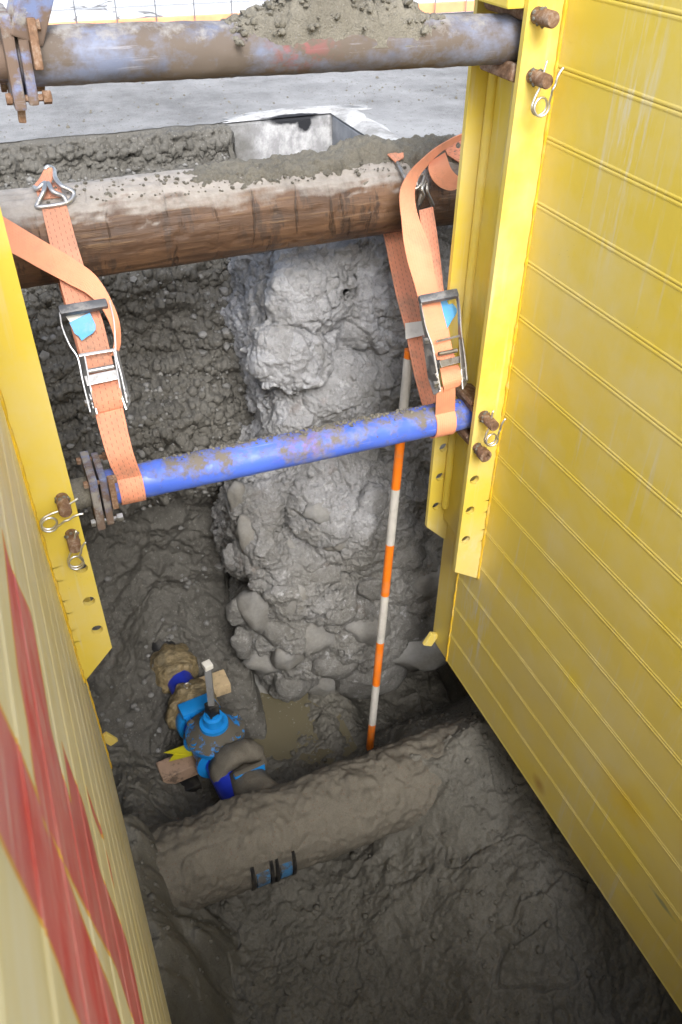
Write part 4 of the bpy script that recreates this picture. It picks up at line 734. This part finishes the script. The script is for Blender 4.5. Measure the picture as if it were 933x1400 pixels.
# --- left strap
sl = empty('ratchet_strap', tuple(fp(130, 500))); tag(sl, 'orange ratchet strap on the left with bright shiny buckle and blue label', 'ratchet strap', 'orange ratchet straps holding the blue strut')
ribbon('fixed_webbing', [fp(57, 284, 0.004), fp(69, 335), fp(86, 400), fp(101, 452), (fp(112, 490)), fp(118, 512)], [fp(90, 276, 0.004), fp(107, 338), fp(126, 398), fp(141, 440), fp(151, 480), fp(157, 506)], M_WEBD, sl)
xl, xr = on_y(164, 672, 1.44)[0], on_y(197, 664, 1.44)[0]
ribbon('lower_webbing', [fp(129, 556, 0.008), fp(134, 580), fp(147, 625), loop0(xl)], [fp(166, 546, 0.008), fp(172, 575), fp(182, 617), loop0(xr)], M_WEB, sl)
wrap_strut(sl, xl, xr, M_WEB)
xl2, xr2 = 0.115, 0.165
ribbon('rear_webbing', [(xl, strut_c(xl)[1] - SN[1] * 0.04, strut_c(xl)[2] - SN[2] * 0.04), tuple(BPt + np.array([xl2, 0, 0]) - SN * 0.003)], [(xr, strut_c(xr)[1] - SN[1] * 0.04, strut_c(xr)[2] - SN[2] * 0.04), tuple(BPt + np.array([xr2, 0, 0]) - SN * 0.003)], M_WEB, sl, smooth=False)
wrap_log(sl, xl2, xr2, M_WEBD, SNA + 180, SNA + 0 + 335 - 360 + 25 + 0) if False else wrap_log(sl, 0.108, 0.158, M_WEBD, SNA - 180, SNA - 12)
ribbon('loose_tail', [fp(-40, 268, 0.02), fp(22, 307, 0.022), fp(62, 331, 0.024), fp(104, 356, 0.026), fp(132, 378, 0.026), fp(151, 408, 0.024), fp(163, 440, 0.020), fp(165, 468, 0.010), fp(160, 486, 0.002)],
       [fp(-40, 318, 0.016), fp(22, 349, 0.018), fp(58, 369, 0.02), fp(92, 387, 0.022), fp(121, 403, 0.026), fp(141, 424, 0.032), fp(153, 448, 0.034), fp(157, 466, 0.026), fp(152, 486, 0.012)], M_WEBT, sl)
ratchet(sl, [(81, 426, 0.034), (147, 415, 0.034)], [[(82, 428, 0.033), (86, 450, 0.031), (96, 474, 0.027), (107, 492, 0.022), (114, 525, 0.016), (124, 566, 0.012)], [(150, 412, 0.033), (156, 440, 0.031), (158, 468, 0.027), (159, 488, 0.022), (166, 515, 0.016), (174, 553, 0.012)]],
        [((108, 486, 0.022), (158, 478, 0.022), 0.006), ((117, 521, 0.018), (164, 511, 0.018), 0.021)], [(119, 508, 0.02), (156, 501, 0.02)],
        [[(110, 488, 0.012), (116, 486, 0.026), (124, 530, 0.024), (133, 566, 0.018), (128, 572, 0.004), (118, 548, -0.004)], [(156, 480, 0.026), (161, 479, 0.012), (171, 520, 0.0), (178, 550, 0.004), (173, 560, 0.016), (166, 540, 0.026)]],
        ([(123, 527, 0.006), (125, 535, 0.022), (128, 550, 0.024), (131, 563, 0.012), (131, 566, 0.004)], [(162, 519, 0.006), (164, 527, 0.022), (167, 541, 0.024), (168, 553, 0.012), (168, 557, 0.004)], True), [(120, 551, 0.01), (172, 543, 0.01)], M_ZINC, 0.016)
ribbon('label_tag', [fp(95, 441, 0.018), fp(99, 449, 0.014), fp(102, 456, 0.011), fp(108, 460, 0.012), fp(112, 466, 0.012)], [fp(123, 427, 0.022), fp(131, 444, 0.016), fp(131, 451, 0.012), fp(127, 456, 0.014), fp(117, 462, 0.012)], M_LBL, sl, 0.0008, smooth=False)
ribbon('label_tag', [fp(88, 430, 0.014), fp(94, 438, 0.013), fp(98, 444, 0.012)], [fp(112, 425, 0.014), fp(120, 432, 0.013), fp(120, 436, 0.012)], M_WHT, sl, 0.0008)
L_ = lambda u, v, o=0.006: on_log(u, v, o)
wire(sl, 'wire_hook', [(52, 280, 0.006), (50, 283, 0.006), (55, 272, 0.012), (60, 262, 0.02), (62, 250, 0.022), (52, 258, 0.012), (47, 256, 0.008)], 0.0048, L_)
wire(sl, 'wire_hook', [(50, 282, 0.006), (57, 283, 0.008), (92, 277, 0.008), (101, 266, 0.01), (96, 260, 0.016), (84, 254, 0.022), (76, 243, 0.024), (74, 232, 0.022), (66, 228, 0.016), (62, 232, 0.01)], 0.0048, L_)
wire(sl, 'wire_hook', [(92, 277, 0.008), (86, 268, 0.014), (73, 262, 0.022), (66, 250, 0.024)], 0.0048, L_)
ribbon('hook_webbing', [L_(46, 255, 0.012), L_(56, 242, 0.016), L_(64, 228, 0.012)], [L_(60, 262, 0.014), L_(70, 248, 0.018), L_(76, 232, 0.014)], M_WEB, sl, 0.003)
# --- right strap
sr = empty('ratchet_strap', tuple(fp(600, 480))); tag(sr, 'orange ratchet strap on the right with grimy dark buckle and looped loose end', 'ratchet strap', 'orange ratchet straps holding the blue strut')
ribbon('fixed_webbing', [fp(573, 288, 0.004), fp(579, 330), fp(586, 380), fp(592, 430), fp(600, 480), fp(603, 497)], [fp(592, 283, 0.004), fp(599, 330), fp(605, 380), fp(610, 425), fp(618, 475), fp(624, 492)], M_WEB, sr)
ribbon('loose_tail', [fp(650, 176, 0.03), fp(634, 182, 0.035), fp(608, 194, 0.045), fp(584, 211, 0.055), fp(558, 238, 0.058), fp(547, 264, 0.05), fp(549, 299, 0.035), fp(554, 343, 0.025), fp(565, 383, 0.018), fp(575, 419, 0.012), fp(590, 468, 0.004), fp(598, 492, 0.002)],
       [fp(650, 184, 0.01), fp(636, 188, 0.015), fp(609, 203, 0.025), fp(588, 222, 0.034), fp(571, 246, 0.036), fp(567, 270, 0.034), fp(573, 299, 0.028), fp(587, 335, 0.022), fp(596, 381, 0.016), fp(605, 424, 0.012), fp(617, 470, 0.004), fp(622, 488, 0.002)], M_WEBT, sr)
ribbon('loose_tail', [L_(588, 222, 0.03), L_(586, 232, 0.045), L_(592, 246, 0.05), L_(604, 257, 0.045), L_(618, 260, 0.034), L_(634, 253, 0.02)], [L_(609, 209, 0.03), L_(612, 218, 0.045), L_(616, 229, 0.05), L_(623, 238, 0.045), L_(631, 242, 0.034), L_(644, 238, 0.02)], M_WEBT, sr)
ribbon('loose_tail', [L_(606, 198, 0.02), L_(622, 190, 0.022), L_(645, 180, 0.02)], [L_(612, 212, 0.012), L_(628, 222, 0.012), L_(648, 232, 0.012)], M_WEB, sr)
ribbon('rear_webbing', [bp(521, 305), bp(525, 322), bp(541, 400), bp(554, 450), bp(566, 510), bp(576, 548), bp(580, 562)], [bp(548, 302), bp(551, 320), bp(568, 390), bp(580, 440), bp(592, 500), bp(600, 543), bp(603, 556)], M_WEB, sr)
wrap_log(sr, 1.005, 1.058, M_WEBD, SNA - 180, SNA - 62)
xl, xr = on_y(597.5, 576, 1.44)[0], on_y(624, 571, 1.44)[0]
ribbon('lower_webbing', [fp(596, 532, 0.008), fp(596.5, 538), loop0(xl)], [fp(622, 522, 0.008), fp(622.5, 530), loop0(xr)], M_WEBT, sr)
wrap_strut(sr, xl, xr, M_WEBT)
ratchet(sr, [(573, 411, 0.034), (626, 401, 0.046)], [[(575, 414, 0.033), (577, 428, 0.031), (582, 452, 0.027), (590, 476, 0.022), (595, 505, 0.016), (600, 535, 0.012)], [(625, 402, 0.045), (628, 424, 0.040), (629, 452, 0.027), (631, 470, 0.022), (634, 495, 0.016), (636, 522, 0.012)]],
        [((597, 467, 0.022), (629, 459, 0.022), 0.005), ((602, 498, 0.018), (630, 491, 0.018), 0.016)], [(600, 484, 0.02), (625, 479, 0.02)],
        [[(578, 458, 0.012), (590, 466, 0.030), (598, 510, 0.028), (602, 535, 0.018), (594, 540, 0.004), (586, 516, -0.004)], [(628, 464, 0.026), (633, 462, 0.012), (638, 500, 0.0), (638, 524, 0.004), (633, 532, 0.016), (631, 505, 0.026)]],
        ([(602, 504, 0.006), (603, 512, 0.022), (605, 524, 0.024), (607, 532, 0.012), (606, 536, 0.004)], [(627, 499, 0.006), (629, 505, 0.022), (631, 515, 0.024), (631, 523, 0.012), (628, 527, 0.004)], False), [(596, 525, 0.018), (583, 466, 0.02), (636, 518, 0.01)], M_DSTEEL, 0.018)
ribbon('label_tag', [fp(600, 412, 0.004), fp(606, 432, 0.006), fp(610, 452, 0.008)], [fp(612, 408, 0.004), fp(625, 424, 0.008), fp(617, 440, 0.010)], M_LBL, sr, 0.0008)
ribbon('label_tag', [bp(554, 442, 0.004), bp(555, 464, 0.004)], [bp(583, 438, 0.004), bp(582, 458, 0.008)], M_WHT, sr, 0.0008, smooth=False)
wire(sr, 'wire_hook', [(543, 222, 0.006), (548, 232, 0.010), (556, 246, 0.02), (566, 258, 0.03), (576, 252, 0.034), (580, 240, 0.03), (573, 240, 0.03), (570, 252, 0.03), (576, 262, 0.03), (574, 274, 0.026), (570, 288, 0.016)], 0.0048, L_, M_DSTEEL)
wire(sr, 'wire_hook', [(580, 232, 0.02), (584, 250, 0.028), (584, 262, 0.03), (590, 276, 0.02), (591, 284, 0.012), (572, 290, 0.012)], 0.0048, L_, M_DSTEEL)
wire(sr, 'wire_hook', [(583, 246, 0.03), (577, 258, 0.034), (579, 268, 0.03), (573, 280, 0.02)], 0.0048, L_, M_DSTEEL)
ribbon('hook_webbing', [L_(516, 202, 0.004), L_(530, 212, 0.006), L_(541, 222, 0.008)], [L_(549, 197, 0.004), L_(551, 206, 0.006), L_(552, 216, 0.008)], M_WEB, sr, 0.003)
# ================================================================== RANGING ROD
rb = on_y(503.5, 1045, 1.65); rt = on_y(560.2, 478, 1.735); rd = (rt - rb); RL = np.linalg.norm(rd); rd /= RL
def on_rod(v):
    r = ray(503.5 + (1045 - v) * 0.0993, v); w0 = O - rb; b = r @ rd; return ((rd @ w0) - b * (r @ w0)) / (1 - b * b)
rod = empty('ranging_rod', tuple(rb)); tag(rod, 'orange and white banded ranging rod standing in the mud before the rubble', 'ranging rod')
vb = [1045, 989, 935.5, 877, 813, 743.5, 667.5, 582, 489, 478]
for k in range(len(vb) - 1):
    f0, f1 = rb + rd * on_rod(vb[k]), rb + rd * on_rod(vb[k + 1])
    mb = MB(); mb.lathe(f0 - (rd * 0.05 if k == 0 else 0), rd, [(0, 0.0132), (np.linalg.norm(f1 - f0) + (0.05 if k == 0 else 0), 0.0132)], 20); mb.build('rod_band', M_ROD_O if k % 2 == 0 else M_ROD_W, rod, 40)
# ================================================================== VALVE ASSEMBLY
AZ = -1.61
def axp(v, z=AZ): return on_z(238 + (v - 915) * 0.51, v, z)
va, vb_ = axp(890), axp(1090); vd = (vb_ - va); VL = np.linalg.norm(vd); vd /= VL
def at(v): return (axp(v) - va) @ vd
vv = empty('gate_valve_assembly', tuple(va + vd * VL * 0.5 - np.array([0, 0, 0.09]))); tag(vv, 'blue gate valve on a short pipe with brown wrapped joints beside the puddle', 'valve')
def lump(name, prof, m, amp=0.006, fr=18, n=40, seed=0, p0=None, axis=None, parent=vv, ridge=0.0):
    mb = MB(); mb.lathe(va if p0 is None else p0, vd if axis is None else axis, prof, n); P_ = np.array(mb.v); c = P_.mean(0); dd = P_ - c; dd /= np.linalg.norm(dd, axis=1, keepdims=True) + 1e-9
    P_ = P_ + dd * (amp * fbm(P_ * fr, 4, 0.55, seed) + ridge * np.abs(fbm(P_ * np.array([fr, fr * 2, fr]), 3, 0.5, seed + 5)))[:, None]; mb.v = [tuple(p) for p in P_]; return mb.build(name, m, parent, 180)
def bump_prof(a, b, r0, r1, n=9): return [(a + (b - a) * t, r0 + (r1 - r0) * math.sin(math.pi * t) ** 0.55) for t in np.linspace(0, 1, n)]
lump('buried_pipe', [(-0.25, 0.055), (at(903), 0.055)], M_BLK, 0.004)
lump('wrapped_joint', bump_prof(at(896), at(930), 0.05, 0.082, 14), M_TAPE, 0.008, 16, 72, 1, ridge=0.016)
mb = MB(); mb.lathe(va, vd, [(at(925), 0.047), (at(962), 0.047)], 40); sp = mb.build('blue_spool', M_SPOOL, vv, 40)
lump('wrapped_joint', bump_prof(at(950), at(982), 0.05, 0.082, 14), M_TAPE, 0.008, 16, 72, 7, ridge=0.016)
mb = MB(); q0 = va + vd * at(958) + np.array([0.0, 0, 0.082]); mb.tube([q0 + np.array([math.cos(t) * 0.012, math.sin(t) * 0.012, 0]) for t in np.linspace(0, 6.2, 16)], 0.0025, 6, closed=True); mb.build('wire_ring', M_WIRE, vv, 180)
a0 = at(977); mb = MB(); mb.lathe(va, vd, [(a0, 0.052), (a0, 0.078), (a0 + 0.006, 0.083), (a0 + 0.040, 0.083), (a0 + 0.046, 0.078), (a0 + 0.046, 0.055)], 40); mb.build('blue_flange', M_VCLEAN, vv, 40)
upv = Vector((0, 0, 1)); vdv = Vector(vd); sidev = vdv.cross(upv).normalized(); Rv = Matrix((sidev, vdv, upv)).transposed()
mb = MB(); mb.box(Vector(va + vd * (a0 + 0.023) + np.array([0, 0, 0.070])), (0.125, 0.058, 0.034), Rv, 0.008); mb.build('flange_lug', M_VCLEAN, vv, 40)
for sx in (-1, 1):
    mb = MB(); c = Vector(va + vd * (a0 + 0.0)) + sidev * 0.048 * sx + upv * 0.066; mb.lathe(c - vdv * 0.012, vdv, [(0, 0.007), (0.006, 0.010), (0.075, 0.010), (0.078, 0.006)], 8); mb.build('flange_bolt', M_VCLEAN, vv, 40)
mb = MB(); mb.lathe(va, vd, [(a0 + 0.04, 0.066), (at(1003), 0.066), (at(1010), 0.060)], 40); mb.build('blue_reducer', M_SPOOL, vv, 40)
mb = MB(); mb.lathe(va, vd, [(at(998), 0.06), (at(1000), 0.082), (at(1005), 0.085), (at(1008), 0.066), (at(1020), 0.072), (at(1034), 0.066), (at(1036), 0.082), (at(1040), 0.082), (at(1042), 0.06)], 40); mb.build('valve_body', M_VALVE, vv, 50)
mb = MB(); mb.lathe(va, vd, [(at(1038), 0.056), (VL + 0.10, 0.056)], 40); mb.build('blue_spool', M_SPOOL, vv, 40)
# bonnet, neck, stem
bc = va + vd * at(1021) + np.array([0.012, 0, 0.0]); 
mb = MB(); mb.lathe(bc, (0, 0, 1), [(0.0, 0.05), (0.045, 0.06), (0.055, 0.096), (0.078, 0.098), (0.086, 0.090), (0.098, 0.066), (0.112, 0.056), (0.118, 0.040)], 40); mb.build('valve_bonnet', M_VALVE, vv, 45)
for k in range(6):
    t = k * math.pi / 3 + 0.35; mb = MB(); c = bc + np.array([math.cos(t) * 0.084, math.sin(t) * 0.084, 0.075]); mb.lathe(c, (0, 0, 1), [(0, 0.017), (0.012, 0.016), (0.013, 0.010), (0.021, 0.0095), (0.022, 0.006)], 10); mb.build('bonnet_bolt', M_VALVE, vv, 40)
mb = MB(); mb.lathe(bc, (0, 0, 1), [(0.10, 0.050), (0.128, 0.047), (0.130, 0.034), (0.160, 0.032), (0.163, 0.022), (0.178, 0.021)], 32); mb.build('stem_gland', M_VCLEAN, vv, 40)
mb = MB(); mb.box(bc + np.array([0, 0, 0.195]), (0.036, 0.036, 0.05), Matrix.Rotation(0.3, 3, 'Z'), 0.004); mb.build('stem_coupling', M_BLK, vv)
s0 = bc + np.array([0, 0, 0.20]); sd_ = on_y(284, 911, s0[1] + 0.015) - s0
mb = MB(); mb.bar(s0, s0 + sd_, 0.022, 0.020, (0.3, 1, 0), 0.003); mb.build('stem_bar', M_GREY, vv)
mb = MB(); mb.box(s0 + sd_ * 1.02, (0.028, 0.028, 0.02), Matrix.Rotation(0.2, 3, 'Z'), 0.003); mb.build('stem_cap', M_WHT, vv)
# mud caked flange between valve and main, and the branch into the main
OFS = np.array([0.040, 0, 0.022])
lump('muddy_flange', [(at(1044), 0.05), (at(1047), 0.080), (at(1058), 0.092), (at(1068), 0.088), (at(1070), 0.070), (at(1067), 0.052)], M_PIPEM, 0.012, 15, 56, 11, va + OFS, ridge=0.006)
bx = MB(); bx.box(Vector(va + vd * at(1079) + np.array([0.052, 0, 0.060])), (0.105, 0.020, 0.050), Rv, 0.007); bx.build('blue_flange', M_VALVE, vv, 40)
lump('branch_socket', [(at(1072), 0.058), (at(1095), 0.068), (at(1108), 0.085), (at(1125), 0.10)], M_PIPEM, 0.012, 14, 48, 13, va + OFS * 1.15)
# timber packing and the warning ribbon
def block(px, z, size, rotz, label, m, cat='timber block', name='timber_block', tilt=0.0):
    p = on_z(*px, z); mb = MB(); Rm = Matrix.Rotation(rotz, 3, 'Z') @ Matrix.Rotation(tilt, 3, 'Y'); mb.box(p, size, Rm, 0.003); o = mb.build(name, m); return tag(o, label, cat)
block((281, 941), -1.62, (0.17, 0.075, 0.05), 0.05, 'pale fresh timber block lying behind the valve stem', M_TIM)
block((244, 1050), -1.71, (0.13, 0.075, 0.055), 0.10, 'muddy timber block under the blue pipe on its left side', M_TIMD)
block((252, 1072), -1.77, (0.10, 0.08, 0.035), 0.10, 'dark grey packing board below the muddy timber block', M_BLK, 'packing board', 'packing_board')
yp = [(224, 1029), (260, 1016), (266, 1032), (231, 1041), (238, 1031)]; mb = MB(); Pq = [on_z(u, v, -1.665 + 0.012 * (i in (1, 2))) for i, (u, v) in enumerate(yp)]
mb.add(Pq + [p - np.array([0, 0, 0.0015]) for p in Pq], [(0, 1, 2, 4), (4, 2, 3), (8, 9, 7, 6, 5)[0:0] or (9, 7, 6, 5), (8, 7, 9)] + [(i, (i + 1) % 5, 5 + (i + 1) % 5, 5 + i) for i in range(5)]); tag(mb.build('warning_ribbon', M_RIB), 'yellow forked end of plastic ribbon lying on the muddy timber block', 'plastic ribbon')
# ================================================================== OLD WATER MAIN
XX, TT = np.meshgrid(np.linspace(-0.25, 1.15, 320), np.linspace(0, 2 * math.pi, 150, endpoint=False), indexing='ij'); Q = np.stack([XX, PIPE_Y + np.cos(TT) * PIPE_R, PIPE_Z + np.sin(TT) * PIPE_R], -1)
topw = sm(-0.2, 0.9, np.sin(TT)); rr = PIPE_R + 0.010 * fbm(Q * 7, 4, 0.55, 301) * (0.4 + topw) + 0.006 * topw + 0.0035 * fbm(Q * 45, 3, 0.6, 302) + 0.006 * pebbly(Q, 30, 303, 0.35) * topw - 0.008 * sm(0.06, 0, np.abs(fbm(Q * 5, 3, 0.5, 305))) * topw
xc = on_y(375, 1205, PIPE_Y - 0.09)[0]; rr = rr - 0.0 * XX; cl = np.exp(-((XX - xc) / 0.075) ** 4) * sm(0.5, 0.2, np.sin(TT)) * (np.cos(TT) < 0.3); rr = rr * (1 - cl) + (PIPE_R - 0.003) * cl
Q = np.stack([XX, PIPE_Y + np.cos(TT) * rr, PIPE_Z + np.sin(TT) * rr], -1); mb = MB(); mb.grid(Q, True, True); wm = mb.build('water_main', M_PIPEM, None, 180); tag(wm, 'large mud caked water main crossing the bottom of the trench', 'pipe')
rc = empty('repair_clamp', (xc, PIPE_Y, PIPE_Z)); tag(rc, 'blue and black repair clamp bands showing under the mud of the water main', 'pipe clamp')
def on_main(u, v, off=0.0):
    r = ray(u, v); o = np.array([O[1] - PIPE_Y, O[2] - PIPE_Z]); d = r[1:]; R_ = PIPE_R + off; a = d @ d; b = 2 * (o @ d); c = o @ o - R_ * R_; q_ = b * b - 4 * a * c; return O + r * ((-b - math.sqrt(max(q_, 0))) / (2 * a))
for (ua, va_, ub, vb2, nm, m, th) in ((352, 1210, 369, 1204, 'clamp_band', M_CLAMP, 0.006), (384, 1198, 399, 1192, 'clamp_band', M_CLAMP, 0.006), (345, 1212, 350, 1210, 'clamp_lug', M_BLK, 0.009), (371, 1202, 375, 1200, 'clamp_lug', M_BLK, 0.010), (378, 1200, 382, 1198, 'clamp_lug', M_BLK, 0.010), (401, 1190, 405, 1188, 'clamp_lug', M_BLK, 0.009)):
    xa_, xb_ = on_main(ua, va_)[0], on_main(ub, vb2)[0]; a, b_ = np.meshgrid(np.linspace(xa_, xb_, 4), np.radians(np.linspace(152 if nm == 'clamp_lug' else 168, 262, 16)), indexing='ij'); R_ = PIPE_R + th; mb = MB()
    mb.grid(np.stack([a, PIPE_Y + np.cos(b_) * R_, PIPE_Z + np.sin(b_) * R_], -1), True); mb.grid(np.stack([a, PIPE_Y + np.cos(b_) * (R_ - 0.012), PIPE_Z + np.sin(b_) * (R_ - 0.012)], -1)); q_ = 64
    for i in range(3):
        for j in (0, 15): mb.f.append((i * 16 + j, (i + 1) * 16 + j, q_ + (i + 1) * 16 + j, q_ + i * 16 + j))
    for j in range(15):
        for i in (0, 3): mb.f.append((i * 16 + j, i * 16 + j + 1, q_ + i * 16 + j + 1, q_ + i * 16 + j))
    mb.build(nm, m, rc, 40)
# ================================================================== LOOSE STONES
pts = []; rad = []; nr, nc = ENDP.shape[:2]
while len(pts) < 1900:
    i, j = rng.integers(30, nr - 1), rng.integers(0, nc); p = ENDP[i, j]
    if rng.random() > (1.0 if p[2] > -0.92 else 0.28) * (0.15 + 1.6 * max(0, float(fbm(np.array([p]) * 5, 2, 0.5, 330)[0]))): continue
    r = rng.choice([0.004, 0.006, 0.009, 0.013, 0.018], p=[0.34, 0.32, 0.2, 0.1, 0.04]); pts.append(p + ENDN[i, j] * r * 0.25); rad.append(r)
crumbs('gravel', pts, rad, M_PEB, 'grey gravel stones bedded in the cut soil face')
cx_, cy_ = rng.uniform(-0.1, 1.1, 2600), rng.uniform(0.55, 2.25, 2600); rad = rng.choice([0.0025, 0.004, 0.007, 0.012], 2600, p=[0.5, 0.33, 0.14, 0.03]); pts = np.stack([cx_, cy_, floor_h(cx_, cy_) + rad * 0.35], -1)
crumbs('gravel', pts, rad, M_MUD, 'muddy stones and crumbs strewn on the trench floor')
pts = []; rad = []
for k in range(600):
    x, y = rng.uniform(-0.3, 2.6), 3.13 + abs(rng.normal(0, 0.35)); r = rng.choice([0.0015, 0.003, 0.005, 0.008], p=[0.62, 0.29, 0.075, 0.015]); pts.append((x, y, r * 0.3)); rad.append(r)
crumbs('gravel', pts, rad, M_SPOIL, 'small stones scattered on the dusty road edge')
# ================================================================== SITE FENCE beyond the road
fy = 4.78; fe = empty('site_fence', (1.5, fy, 0)); tag(fe, 'pale site fence of thin upright wires with an orange foot rail beyond the road', 'fence')
p0, p1 = on_y(105, 30, fy)[0], on_y(690, 10, fy)[0]; sp_ = (p1 - p0) / 12.3
for k in range(-8, 26):
    x = p0 + sp_ * k; mb = MB(); mb.tube([(x, fy, 0.03), (x, fy, 1.1)], 0.0028, 6); mb.build('fence_wire', M_FWIRE, fe, 180)
for z, r in ((0.135, 0.003), (0.6, 0.003), (1.1, 0.016)):
    mb = MB(); mb.tube([(p0 - sp_ * 8, fy + 0.005, z), (p0 + sp_ * 25, fy + 0.005, z)], r, 8); mb.build('fence_rail', M_FWIRE, fe, 180)
mb = MB(); mb.box((p0 + sp_ * 8.5, fy + 0.03, 0.055), (sp_ * 33, 0.02, 0.05), None, 0.004); mb.build('foot_rail', M_FOR, fe)
for k in (-7, 3, 13, 23):
    mb = MB(); mb.box((p0 + sp_ * (k + 0.5), fy + 0.01, 0.015), (0.09, 0.5, 0.03), None, 0.006); mb.build('fence_foot', M_BLK, fe)
